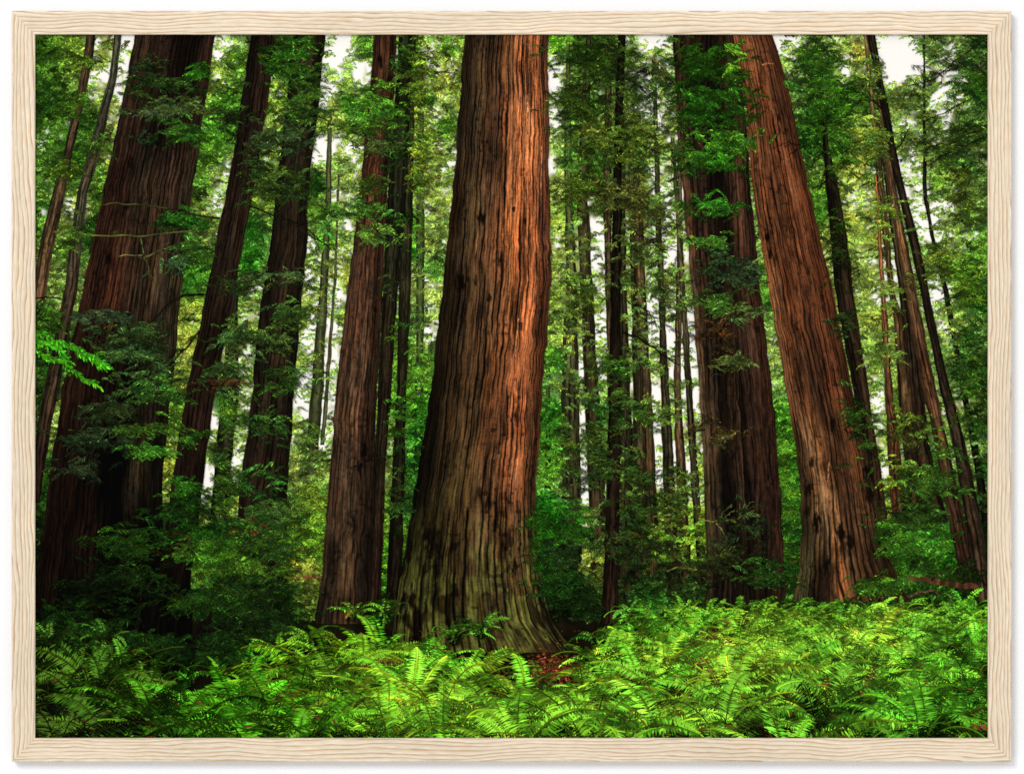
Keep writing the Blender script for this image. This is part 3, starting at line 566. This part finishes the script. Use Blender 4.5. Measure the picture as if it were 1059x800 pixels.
branch([(145, 246), (148, 262), (153, 276), (154, 284)], 1.4, 1.2, (70, 76, 36), (70, 76, 36), twigs=2)
branch([(211, 303), (190, 306), (176, 311), (163, 326), (145, 343), (136, 350)], 2.2, 1.4, DK, (22, 20, 12))
branch([(205, 343), (192, 360), (176, 376), (160, 392), (150, 402)], 1.6, 1.0, DK, DK)
branch([(176, 335), (190, 331), (206, 331)], 1.0, 1.2, (30, 28, 16), DK, twigs=2)
branch([(62, 308), (46, 308), (34, 309)], 1.4, 1.0, DK, DK, twigs=3)
branch([(256, 212), (275, 220), (298, 228), (320, 243), (342, 256)], 1.6, 1.2, DK, (30, 30, 14))
branch([(298, 228), (315, 234), (330, 247)], 1.2, .8, DK, DK, twigs=3)
branch([(408, 58), (424, 63), (436, 71), (455, 75), (474, 75)], 2.2, 1.0, DK, (40, 36, 20))
branch([(408, 80), (425, 79), (443, 77), (452, 80)], 1.6, 1.0, (60, 56, 26), (60, 56, 26))
branch([(645, 232), (660, 242), (676, 252), (690, 262)], 1.4, .9, DK, DK)
branch([(643, 342), (662, 350), (680, 362), (703, 378)], 2.2, 1.2, DK, (24, 18, 12))
branch([(648, 312), (664, 318), (680, 330)], 1.2, .8, DK, DK)
branch([(640, 145), (665, 150), (690, 160), (705, 178)], 1.2, .9, DK, DK)
branch([(640, 60), (622, 80), (600, 98), (580, 115)], 1.4, .8, (22, 18, 12), DK)
branch([(645, 80), (664, 92), (684, 112)], 1.3, .8, DK, DK)
branch([(704, 90), (720, 108), (738, 130)], 1.4, .9, DK, DK)
branch([(906, 90), (890, 88), (872, 96), (858, 94)], 1.4, .8, DK, DK)
branch([(912, 112), (895, 98), (880, 90)], 1.4, .8, DK, DK)
branch([(926, 154), (934, 146), (940, 132)], 1.2, .8, DK, DK, twigs=3)
branch([(852, 130), (853, 165), (856, 200), (862, 262)], 2.2, 2.0, DK, DK)
branch([(848, 165), (830, 152), (815, 146)], 1.0, .7, DK, DK)
branch([(858, 142), (880, 158), (896, 172)], 1.1, .7, DK, DK)
branch([(1019, 40), (990, 62), (965, 82), (940, 90)], 1.4, .8, (24, 26, 16), DK)
branch([(1022, 100), (1000, 104), (975, 118), (955, 126)], 1.4, .8, (24, 26, 16), DK)
branch([(1022, 140), (1000, 150), (975, 160), (960, 172)], 1.4, .8, (24, 26, 16), DK)
branch([(70, 445), (100, 446), (125, 442), (150, 439), (185, 444)], 1.2, 1.6, (62, 60, 34), (30, 26, 16))
branch([(690, 590), (700, 586), (715, 588), (728, 592), (740, 578), (744, 562)], 1.6, 1.4, (110, 108, 48), (70, 66, 34), label='yellow mossy twig at the foot of the twin trunk', twigs=5)
branch([(722, 536), (736, 540), (750, 537), (764, 536), (770, 522)], 1.6, 1.2, (104, 106, 46), (90, 88, 40), twigs=8)
branch([(740, 540), (748, 550), (752, 556), (742, 572)], 1.2, 1.0, (104, 106, 46), (60, 58, 30), twigs=4)
branch([(361, 484), (370, 480), (378, 474), (384, 470), (394, 473)], 2.0, 2.6, (44, 28, 18), (20, 13, 9), label='short broken branch on the red brown trunk', twigs=1)
branch([(220, 610), (226, 625), (214, 645), (206, 660)], 1.5, 2.0, (14, 13, 8), DK, depth=.73)
branch([(228, 600), (222, 624), (210, 648), (200, 668)], 1.2, 2.2, (18, 17, 10), DK, depth=.735)
branch([(145, 600), (144, 630), (140, 660)], 3, 3.4, (26, 24, 12), (12, 11, 7), depth=.70)
branch([(940, 598), (965, 600), (985, 604), (1012, 607)], 4.2, 5.6, (88, 54, 36), (66, 40, 27), depth=.70, label='fallen reddish log among the shrubs at the right', twigs=1)
branch([(938, 617), (952, 613), (966, 610)], 2.4, 1.8, (96, 74, 54), (84, 60, 44), depth=.705, twigs=1)
branch([(306, 597), (316, 596), (332, 598)], 3.4, 2.4, (118, 62, 40), (96, 56, 34), depth=.33, twigs=0)

# ------------------------------------------------------------------ foliage hanging in front of the trunks
def cloud(name, specs, d0, d1, label=None, dens=1.0, M=24, tone=1.0):
    p = Patch()
    for (cx, cy, rx, ry, n, c, sz) in specs:
        n = int(n * dens * 1.7); sz = sz * .80
        x = cx + rng.normal(0, .48, n) * rx; y = cy + rng.normal(0, .48, n) * ry
        y = y + .10 * np.abs(x - cx)
        k = fbm(x / 10, y / 7, int(cx * 7 + cy), 2) > .40
        x, y = x[k], y[k]; n = len(x)
        c_ = jitter(np.repeat(np.array([c], float), n, 0), .16, n) * (np.array([1.13, .84, .74]) * (np.array([.84, 1, .95]) if tone < .8 else 1.0) if c[1] > 1.6 * c[0] else np.array([.92, .84, .78])) * tone
        c_ = c_ * (.25 + 1.5 * fbm(x / 7, y / 5, int(cx + cy), 2))[:, None]
        c_ = c_ * (1 + .35 * (cy - y)[:, None] / max(ry, 1) * .5)
        up = np.where(rng.random(n) < .5, 0, math.pi)
        ang = up + rng.normal(0, .32, n) + np.where(up > 1, -.28, .28)
        s = sz * np.exp(rng.normal(0, .22, n))
        sprays(p, x, y, ang, 21 * s, 6.6 * s, .80 * s ** .5, np.maximum(c_, 3), d0 + (d1 - d0) * rng.random(n), M=M, spread=32, droop=.5, jit=.36)
    o = p.build(name, INK, sheet)
    o['kind'] = 'stuff'
    if label: o['label'] = label
    return o
cloud('printed_hanging_foliage', [
    (150, 65, 24, 9, 26, (30, 44, 22), .8), (165, 86, 40, 13, 60, (28, 58, 24), .85), (180, 112, 38, 14, 80, (40, 70, 36), .85), (192, 135, 28, 14, 50, (34, 84, 26), .85), (206, 75, 14, 10, 30, (30, 88, 22), .8),
    (150, 113, 28, 6, 30, (52, 68, 44), .85), (166, 140, 24, 8, 26, (30, 46, 24), .85), (185, 226, 26, 12, 40, (24, 70, 20), .8), (187, 270, 18, 8, 26, (52, 82, 46), .85), (200, 255, 16, 12, 30, (34, 74, 28), .8),
    (110, 326, 38, 7, 30, (42, 60, 40), .9), (140, 345, 48, 15, 70, (32, 60, 30), .9), (135, 364, 40, 9, 50, (38, 76, 38), .9), (150, 385, 40, 10, 40, (30, 58, 28), .9), (160, 405, 34, 12, 46, (32, 74, 28), .9), (115, 422, 34, 14, 50, (26, 46, 24), .95), (95, 450, 44, 16, 60, (30, 46, 26), .95), (80, 482, 28, 14, 34, (30, 42, 26), .95), (150, 440, 38, 8, 50, (42, 88, 28), .9), (152, 465, 26, 8, 34, (42, 108, 32), .9),
    (245, 290, 24, 12, 34, (28, 48, 24), .85), (245, 345, 28, 15, 46, (36, 70, 32), .85), (225, 380, 34, 12, 46, (34, 66, 30), .85), (228, 396, 26, 9, 12, (60, 42, 28), .85), (200, 450, 18, 10, 30, (32, 78, 24), .85), (186, 505, 22, 15, 46, (28, 78, 22), .85), (240, 110, 16, 30, 30, (24, 44, 18), .8), (262, 180, 18, 26, 36, (30, 56, 24), .8),
    (302, 60, 34, 28, 150, (30, 76, 22), .8), (312, 100, 26, 34, 110, (36, 76, 26), .8), (292, 140, 36, 26, 120, (44, 66, 34), .8), (290, 190, 32, 22, 90, (32, 62, 26), .8), (285, 284, 32, 11, 50, (40, 70, 36), .8), (300, 325, 22, 14, 40, (36, 72, 30), .8), (275, 352, 28, 18, 60, (38, 70, 32), .8), (290, 390, 32, 14, 60, (38, 80, 30), .85), (270, 440, 24, 15, 46, (32, 70, 30), .85), (265, 500, 32, 18, 70, (32, 80, 30), .9), (278, 530, 38, 18, 90, (38, 76, 32), .9),
    (385, 112, 30, 16, 80, (46, 108, 32), .75), (395, 90, 22, 9, 30, (46, 98, 28), .75), (376, 130, 32, 11, 50, (46, 94, 30), .75), (390, 150, 22, 10, 24, (56, 72, 34), .75), (385, 190, 18, 10, 24, (42, 80, 28), .75), (370, 215, 30, 11, 50, (46, 100, 34), .75), (392, 240, 26, 12, 54, (58, 108, 42), .75), (410, 150, 16, 28, 40, (26, 60, 22), .7), (412, 230, 16, 18, 34, (24, 56, 20), .7), (402, 290, 10, 14, 14, (32, 52, 26), .7), (412, 340, 14, 30, 20, (40, 90, 28), .7), (415, 440, 16, 30, 50, (34, 84, 26), .75), (410, 520, 12, 40, 30, (32, 70, 26), .75),
    (78, 108, 16, 18, 40, (44, 92, 26), .75), (64, 172, 16, 16, 36, (48, 92, 28), .75), (92, 60, 12, 12, 16, (60, 110, 34), .75), (104, 150, 12, 12, 16, (44, 86, 28), .75), (72, 235, 12, 20, 20, (40, 84, 26), .75), (52, 330, 14, 14, 24, (36, 76, 24), .75), (430, 85, 14, 36, 60, (56, 100, 30), .7), (434, 165, 14, 28, 44, (64, 108, 34), .7), (420, 60, 12, 20, 30, (34, 70, 24), .7), (236, 430, 10, 30, 30, (44, 92, 28), .7), (232, 490, 10, 30, 30, (36, 74, 26), .75), (845, 60, 22, 20, 60, (32, 72, 22), .8), (900, 150, 18, 24, 30, (60, 100, 34), .75), (655, 100, 26, 30, 50, (44, 66, 26), .75), (680, 70, 26, 22, 30, (52, 64, 34), .75), (690, 150, 20, 30, 30, (58, 76, 34), .72), (650, 270, 26, 30, 46, (62, 80, 36), .7), (690, 300, 22, 30, 30, (60, 78, 36), .7),
    (330, 300, 12, 26, 24, (96, 124, 50), .65), (326, 380, 12, 30, 30, (84, 116, 44), .65), (320, 460, 14, 30, 40, (72, 110, 40), .65), (318, 520, 16, 24, 40, (70, 118, 38), .65), (922, 300, 22, 26, 40, (96, 128, 46), .7), (915, 360, 20, 24, 40, (90, 124, 48), .7), (915, 220, 22, 26, 40, (86, 120, 44), .7), (905, 150, 16, 30, 40, (70, 104, 38), .7), (905, 80, 16, 26, 30, (74, 104, 40), .7), (940, 440, 22, 24, 40, (60, 100, 36), .75), (930, 490, 22, 20, 40, (66, 112, 36), .75), (975, 470, 16, 24, 26, (40, 80, 28), .75),
    (620, 60, 50, 28, 130, (28, 56, 18), .75), (600, 110, 36, 24, 80, (34, 64, 20), .75), (640, 150, 46, 28, 100, (46, 80, 26), .72), (640, 200, 50, 20, 80, (62, 74, 32), .72), (600, 190, 24, 30, 50, (46, 84, 26), .72), (605, 300, 20, 40, 40, (46, 84, 28), .7), (632, 380, 22, 16, 26, (40, 88, 28), .75), (655, 430, 32, 18, 46, (36, 74, 28), .75), (650, 480, 42, 18, 60, (32, 64, 26), .75), (670, 520, 42, 24, 60, (30, 60, 24), .75), (660, 562, 46, 22, 60, (40, 52, 24), .75), (600, 450, 26, 24, 46, (42, 80, 30), .75), (612, 490, 20, 30, 40, (34, 64, 28), .75), (645, 408, 16, 12, 20, (40, 80, 30), .75), (700, 510, 14, 26, 26, (70, 96, 36), .7), (680, 240, 30, 30, 40, (50, 60, 26), .7),
    (872, 330, 14, 18, 24, (40, 60, 28), .75), (886, 430, 16, 30, 34, (26, 56, 20), .8), (858, 100, 32, 52, 120, (30, 76, 20), .8), (876, 170, 24, 24, 50, (42, 88, 24), .75), (868, 250, 12, 40, 36, (28, 56, 20), .75), (900, 450, 14, 40, 24, (34, 70, 22), .75), (990, 60, 34, 14, 30, (44, 66, 34), .85), (1006, 90, 24, 30, 60, (32, 74, 22), .85), (985, 140, 36, 18, 60, (40, 70, 26), .85), (1000, 200, 28, 30, 50, (50, 84, 28), .85), (1004, 300, 24, 40, 70, (46, 92, 26), .85), (1008, 400, 20, 50, 70, (32, 70, 22), .85), (975, 270, 24, 24, 40, (50, 84, 28), .8),
], .585, .68, 'sprays of dark foliage hanging in front of the trunks')
cloud('printed_hanging_foliage', [
    (732, 70, 40, 30, 260, (22, 58, 14), .8), (738, 110, 42, 24, 200, (22, 62, 15), .8), (742, 146, 36, 16, 90, (38, 96, 24), .8), (745, 166, 32, 11, 60, (30, 88, 22), .8), (762, 142, 14, 11, 34, (60, 128, 40), .75), (758, 62, 10, 24, 40, (58, 126, 34), .75), (712, 160, 16, 16, 34, (32, 76, 22), .8), (735, 212, 26, 14, 50, (32, 94, 26), .8), (730, 250, 22, 12, 36, (42, 98, 32), .8), (746, 270, 26, 24, 60, (38, 60, 32), .8), (770, 282, 16, 15, 40, (52, 76, 46), .8), (740, 312, 32, 11, 44, (42, 88, 32), .8), (770, 322, 22, 14, 50, (48, 82, 42), .8),
    (735, 340, 30, 14, 40, (66, 52, 28), .75), (755, 360, 22, 14, 24, (60, 52, 28), .75), (760, 372, 18, 9, 30, (72, 90, 42), .8), (735, 440, 26, 11, 20, (52, 48, 26), .75), (750, 452, 18, 8, 20, (62, 62, 32), .75), (770, 540, 28, 24, 50, (32, 46, 24), .8), (750, 582, 42, 22, 90, (28, 46, 22), .8), (792, 592, 26, 18, 60, (28, 68, 24), .8)],
    .60, .69, 'thick green foliage hanging over the top of the twin trunk')
cloud('printed_shrub', [(580, 540, 30, 22, 130, (44, 112, 26), .8), (590, 570, 34, 26, 140, (36, 66, 30), .8), (576, 602, 24, 18, 90, (28, 66, 20), .8), (560, 560, 12, 30, 50, (34, 96, 22), .8), (600, 620, 22, 12, 50, (22, 46, 16), .8)], .55, .60, 'leafy shrub at the right foot of the central redwood', tone=.78)
cloud('printed_shrub', [(955, 492, 28, 13, 60, (42, 88, 32), .85), (966, 502, 32, 10, 60, (52, 110, 38), .85), (945, 530, 34, 18, 90, (38, 80, 30), .9), (952, 560, 34, 18, 120, (52, 128, 36), .9), (940, 600, 44, 11, 110, (42, 104, 30), .8), (1004, 590, 16, 10, 20, (18, 38, 14), .85), (980, 596, 24, 9, 40, (28, 62, 20), .85), (920, 550, 14, 20, 46, (48, 110, 30), .85), (905, 606, 24, 9, 50, (44, 98, 28), .8)], .61, .69, 'bright layered shrubs right of the big leaning redwood', tone=.84)
cloud('printed_shrub', [(322, 555, 22, 28, 110, (62, 124, 34), .7), (312, 588, 20, 10, 40, (110, 132, 48), .7), (325, 520, 14, 20, 40, (74, 132, 42), .7)], .36, .39, 'sunlit shrub behind the red brown trunk')
cloud('printed_shrub', [(815, 500, 14, 60, 70, (52, 112, 30), .7), (812, 580, 16, 26, 60, (38, 82, 26), .7)], .42, .449, None)
cloud('printed_shrub', [
    (118, 600, 60, 24, 110, (18, 36, 13), .95), (132, 560, 40, 18, 90, (32, 70, 22), .95), (185, 530, 40, 20, 80, (24, 56, 18), .95), (232, 568, 46, 18, 170, (56, 112, 32), .9), (215, 548, 36, 12, 70, (34, 86, 24), .9), (272, 560, 44, 22, 150, (46, 84, 32), .9), (250, 606, 56, 24, 200, (34, 66, 24), .9), (275, 645, 46, 26, 180, (24, 46, 18), .9), (95, 634, 50, 20, 100, (18, 38, 13), .95), (140, 596, 30, 12, 40, (28, 60, 20), .95), (218, 620, 42, 12, 90, (38, 80, 26), .9), (255, 585, 40, 10, 90, (70, 118, 36), .9),
    (60, 640, 30, 12, 50, (24, 58, 17), .95), (255, 542, 30, 10, 40, (32, 66, 26), .9), (190, 562, 50, 12, 8, (80, 44, 26), .7), (265, 548, 26, 10, 6, (110, 60, 34), .7), (225, 520, 20, 10, 30, (60, 110, 34), .85), (235, 660, 36, 12, 80, (24, 52, 18), .9), (80, 648, 50, 12, 110, (30, 70, 22), .9), (130, 658, 40, 14, 110, (26, 60, 20), .9), (178, 668, 40, 12, 80, (20, 46, 16), .9), (235, 678, 50, 10, 100, (26, 58, 20), .9), (300, 655, 30, 12, 60, (34, 74, 24), .85)],
    .70, .765, 'dark layered conifer saplings in front of the left trunks', tone=.74)
# the bright sprig of a nearer tree that reaches in from the left
p = Patch()
for P in ([(30, 338), (52, 350), (72, 360), (90, 366), (110, 380)], [(30, 358), (55, 370), (78, 384), (100, 400)], [(30, 350), (45, 352), (60, 358), (70, 372)], [(80, 362), (95, 368), (106, 374)]):
    P = np.array(P, float); n = 16
    t = np.linspace(0, 1, n); x = np.interp(t, np.linspace(0, 1, len(P)), P[:, 0]); y = np.interp(t, np.linspace(0, 1, len(P)), P[:, 1])
    strip(p, P, 1.2, .7, (60, 90, 24), (60, 110, 24), .77)
    c = jitter(np.repeat([[58., 136., 24.]], n, 0), .16, n)
    sprays(p, x, y + rng.normal(0, 2, n), rng.normal(.4, .3, n), np.full(n, 13.), np.full(n, 5.6), np.full(n, 1.9), c, .772 + .006 * rng.random(n), M=9, spread=35)
o = p.build('printed_leafy_sprig', INK, sheet); o['label'] = 'bright green leafy sprig reaching in at the left edge'

# ------------------------------------------------------------------ ferns
FF = (lambda a: a * np.where(a[:, :1] < 420, np.array([[1, 1, 1.55, .95, 1]]), np.array([[1, 1, 1.05, 1, 1]])))(np.array([[60, 650, 25, 66, 18], [80, 690, 20, 72, 15], [60, 740, 12, 30, 9], [130, 700, 34, 108, 22], [180, 735, 30, 126, 18], [230, 700, 44, 150, 26], [240, 740, 32, 150, 20], [300, 740, 38, 142, 26], [330, 690, 60, 160, 32], [370, 680, 54, 152, 32], [350, 720, 54, 142, 30], [430, 680, 66, 166, 38], [450, 720, 112, 182, 52], [500, 690, 110, 182, 52], [540, 730, 104, 182, 48], [480, 740, 76, 154, 38], [600, 690, 92, 172, 42], [650, 690, 90, 172, 44], [700, 660, 80, 164, 44], [660, 630, 64, 144, 38], [720, 700, 124, 190, 64], [780, 700, 114, 186, 54], [760, 740, 70, 134, 36], [800, 660, 108, 184, 54], [850, 640, 84, 164, 44], [900, 660, 124, 194, 64], [950, 660, 100, 180, 54], [900, 700, 100, 184, 54], [960, 720, 74, 164, 44], [860, 740, 60, 124, 34], [930, 745, 52, 138, 32], [1000, 690, 64, 144, 34], [1000, 740, 44, 116, 28], [1000, 640, 64, 144, 38], [400, 645, 40, 110, 24], [500, 650, 60, 130, 34], [590, 660, 60, 120, 30]], float))
def ffield(x, y):
    d = (x - FF[:, 0]) ** 2 + ((y - FF[:, 1]) * 1.3) ** 2
    w = 1 / (d + 120) ** 1.6
    return (w[:, None] * FF[:, 2:]).sum(0) / w.sum()

LIGHT = np.array([.25, .86, .44]); LIGHT /= np.linalg.norm(LIGHT)
def fern(patch, bx, by, s, depth, dspan, nf, tint, dead=.03, pitch=.34, npin=None, lean=0.0):
    """a rosette of arching fronds, worked out in space and then laid down flat as it looks from the front"""
    cp, sp = math.cos(pitch), math.sin(pitch)
    fr = []
    for k in range(nf):
        az = 2 * math.pi * (k + random.uniform(-.4, .4)) / nf + lean
        fr.append((math.sin(az), az))
    fr.sort()
    for rank, (zz, az) in enumerate(fr):
        Lf = s * random.uniform(.75, 1.15)
        n = npin or int(np.clip(Lf / 2.5, 12, 46))
        e0 = math.radians(random.uniform(60, 88)); e1 = math.radians(random.uniform(-70, -8))
        t = (np.arange(n) + .5) / n
        el = e0 + (e1 - e0) * t ** 1.15
        st = Lf / n
        r = np.cumsum(np.cos(el)) * st; h = np.cumsum(np.sin(el)) * st
        tw = az + .35 * random.uniform(-1, 1) * t
        X = r * np.cos(tw); Z = r * np.sin(tw); H = h
        T = np.stack([np.gradient(X), np.gradient(H), np.gradient(Z)], -1); T /= np.linalg.norm(T, axis=1)[:, None]
        Sd = np.stack([-np.sin(tw), np.zeros(n), np.cos(tw)], -1)
        roll = random.gauss(0, .35)
        Nn = np.cross(Sd, T); Nn *= np.sign(Nn[:, 1:2] + 1e-9)
        Sd = Sd * math.cos(roll) + Nn * math.sin(roll)
        Nn = np.cross(Sd, T); Nn *= np.sign(Nn[:, 1:2] + 1e-9)
        lit = np.clip(Nn @ LIGHT, 0, 1)
        prof = np.clip((t + .06) * 5.5, .25, 1) * (1 - t) ** .62 * (1 + .15 * np.sin(t * 9))
        pl = Lf * .155 * prof + .6
        pw = np.maximum(st * .80, .75) * np.ones(n)
        isdead = random.random() < dead
        base = np.array([86, 46, 26.0]) if isdead else tint * np.exp(random.gauss(0, .18)) * np.array([1 + random.gauss(0, .10), 1, 1])
        d_f = depth + dspan * rank / max(nf, 1)
        scx = bx + X * .7; scy = by - H * .7
        shade = .58 + .62 * sstep(.28, .66, fbm(scx / 22, scy / 12, 77, 3))
        shade = shade * math.exp(random.gauss(0, .30)) * (.76 + .36 * rank / max(nf - 1, 1))
        scr = lambda P: np.stack([bx + P[:, 0], by - P[:, 1] * cp + P[:, 2] * sp], -1)
        C0 = np.stack([X, H, Z], -1)
        for sd in (-1, 1):
            f = np.radians(24 + 6 * np.random.randn(n))
            D = Sd * sd * np.cos(f)[:, None] + T * np.sin(f)[:, None] - np.array([0, .16, 0]) + np.random.randn(n, 3) * .08
            l = pl * (.85 + .3 * np.random.rand(n))
            B = C0; M1 = C0 + D * (l * .35)[:, None]; E = C0 + D * l[:, None] - np.array([0, 1, 0]) * (l * .10)[:, None]
            Wd = T * (pw * .55)[:, None]
            q = np.stack([scr(B), scr(M1 + Wd), scr(E), scr(M1 - Wd)], 1)
            # ink darker low in the clump, yellower where the arch catches the light
            g = (.05 + .36 * t + 1.30 * lit ** 3) * shade
            g = g * np.where(Sd[:, 1] * sd > 0, 1.1, .9) * np.exp(np.random.randn(n) * .26)
            g = np.minimum(g, 1.75)
            c = base[None] * g[:, None]
            hi = sstep(.95, 1.6, g)[:, None]
            c = c * (1 - .36 * hi) + np.array([152, 206, 76.0]) * .36 * hi * (0 if isdead else 1) + c * .36 * hi * (1 if isdead else 0)
            brown = (np.random.rand(n) < .005)[:, None]
            c = np.where(brown, np.array([112, 60, 30.0]), c)
            patch.add(q, d_f + np.random.rand(n) * dspan / max(nf, 1) * .7, c)
        # midrib
        a = scr(C0); w = max(.3, Lf * .0050)
        dx = np.gradient(a, axis=0); ln = np.hypot(dx[:, 0], dx[:, 1])[:, None] + 1e-6
        nn = np.stack([-dx[:, 1], dx[:, 0]], -1) / ln * w
        q = np.stack([a[:-1] - nn[:-1], a[1:] - nn[1:], a[1:] + nn[1:], a[:-1] + nn[:-1]], 1)
        rc = (tint * np.array([1.2, 1.0, .8]) + np.array([14, 6, 3])) * ((.35 + .7 * t) * shade)[:-1, None]
        patch.add(q, d_f + dspan / max(nf, 1) * .75, rc)
np.random.seed(11)

# leaf litter showing between the ferns
p = Patch()
n = 1500
x = rng.uniform(36, 1021, n); y = rng.uniform(650, 765, n)
k_ = (x > 330) | (y > 735); x, y = x[k_], y[k_]
for (lx, ly, rx, ry, k) in ((574, 690, 20, 11, 700), (568, 700, 26, 13, 400), (725, 745, 20, 14, 120), (420, 686, 14, 8, 60), (830, 735, 24, 14, 90)):
    x = np.r_[x, lx + rng.normal(0, .6, k) * rx]; y = np.r_[y, ly + rng.normal(0, .6, k) * ry]
n = len(x); a = rng.uniform(0, 6.28, n); l = rng.uniform(2, 6, n); w = rng.uniform(.8, 2, n)
ex, ey = np.cos(a), np.sin(a) * .5
q = np.stack([np.stack([x, y], -1), np.stack([x + ex * l / 2 - ey * w, y + ey * l / 2 + ex * w * .6], -1), np.stack([x + ex * l, y + ey * l], -1), np.stack([x + ex * l / 2 + ey * w, y + ey * l / 2 - ex * w * .6], -1)], 1)
c = jitter(np.repeat([[84., 42., 25.]], n, 0), .45, n)
p.add(q, .768 + .004 * rng.random(n), c)
o = p.build('printed_leaf_litter', INK, sheet); o['kind'] = 'stuff'; o['label'] = 'reddish brown leaf litter between the ferns'

def ferntop(x):      # upper edge of the fern bed
    return np.interp(x, [30, 120, 200, 300, 330, 400, 430, 480, 560, 600, 640, 680, 760, 830, 930, 1027], [650, 668, 694, 672, 654, 646, 656, 662, 684, 662, 636, 618, 618, 620, 614, 610])
rows = []
y = 618.0
while y < 815:
    f = (y - 600) / 200
    s = 20 + 114 * f ** 1.1
    x = 20 + random.uniform(0, s * .6)
    while x < 1040:
        yy = y + random.uniform(-.12, .12) * s
        gap = any(((x - gx_) / rx_) ** 2 + ((yy - gy_) / ry_) ** 2 < 1 for gx_, gy_, rx_, ry_ in ((576, 732, 36, 40), (726, 764, 24, 16), (420, 706, 16, 12), (832, 752, 20, 14)))
        if yy > ferntop(x) + s * .64 and not gap: rows.append((yy, x, s))
        x += s * random.uniform(.38, .62)
    y += 3.2 + 14 * f
rows.sort()
near = [r for r in rows if r[0] > 752]
bed = Patch(); nb = len(rows)
ind = []
keep_ids = set(id(r) for r in sorted(near, key=lambda r: -r[2])[:70])
for i, r in enumerate(rows):
    yy, x, s = r
    tint = ffield(x, min(yy - s * .35, 755)) * np.array([.91, .90, .70])
    if x < 150 : tint = tint * .8
    tint = tint * 1.0
    if random.random() < .24: tint = tint * np.array([1.34, 1.26, 1.3])
    if random.random() < .10: tint = tint * np.array([1.14, 1.0, .95])
    pt = Patch() if id(r) in keep_ids else bed
    dead = .03 if 380 < x < 900 else .015
    fern(pt, x, yy, s * random.uniform(.85, 1.15), .78 + .21 * i / nb, .21 / nb * 6, random.randint(9, 13) if s > 50 else random.randint(7, 9), tint, dead=dead, pitch=random.uniform(.26, .42), lean=random.uniform(0, 6))
    if pt is not bed: ind.append(pt)
# single ferns standing free of the bed
for (x, yy, s) in ((366, 640, 34), (398, 640, 36), (470, 668, 48), (497, 662, 40), (52, 672, 50), (86, 684, 52), (126, 692, 50), (160, 704, 44), (196, 712, 40), (228, 706, 42), (258, 694, 44), (290, 682, 44), (108, 668, 40), (318, 668, 36), (560, 722, 60), (618, 668, 38), (650, 640, 30)):
    fern(bed, x, yy, s, .775, .01, 10, ffield(x, yy) * .95)
o = bed.build('printed_fern_bed', INK, sheet); o['kind'] = 'stuff'; o['label'] = 'bed of sword ferns receding to the trunks'
for pt in ind:
    if sum(len(q) for q in pt.P) > 200: pt.build('printed_fern', INK, sheet)

# ------------------------------------------------------------------ light, world, camera
w = bpy.data.worlds.new('World'); scene.world = w; w.use_nodes = True
bg = w.node_tree.nodes['Background']; bg.inputs['Color'].default_value = (1, 1, 1, 1); bg.inputs['Strength'].default_value = 1.0
ld = bpy.data.lights.new('softbox', 'AREA'); ld.shape = 'SQUARE'; ld.size = 2.6; ld.energy = 500; ld.color = (1, 1, 1)
lo = bpy.data.objects.new('softbox', ld); COL.objects.link(lo)
from mathutils import Vector
lo.location = (-3.0, -9.0, 3.4)
lo.rotation_euler = (Vector((0, 0, 0)) - lo.location).to_track_quat('-Z', 'Y').to_euler()

DIST = 4.5
cam = bpy.data.cameras.new('camera'); co = bpy.data.objects.new('camera', cam); COL.objects.link(co)
co.location = (0, -FD - DIST, 0); co.rotation_euler = (math.radians(90), 0, 0)
cam.sensor_width = 36; cam.sensor_fit = 'HORIZONTAL'; cam.lens = 36 * DIST / 1.059
cam.clip_start = .05; cam.clip_end = 100
scene.camera = co
scene.view_settings.view_transform = 'Standard'; scene.view_settings.look = 'None'
scene.view_settings.exposure = 0; scene.view_settings.gamma = 1
scene.render.engine = 'CYCLES'
scene.cycles.use_denoising = False
scene.cycles.filter_width = 1.6
scene.cycles.max_bounces = 4; scene.cycles.diffuse_bounces = 3
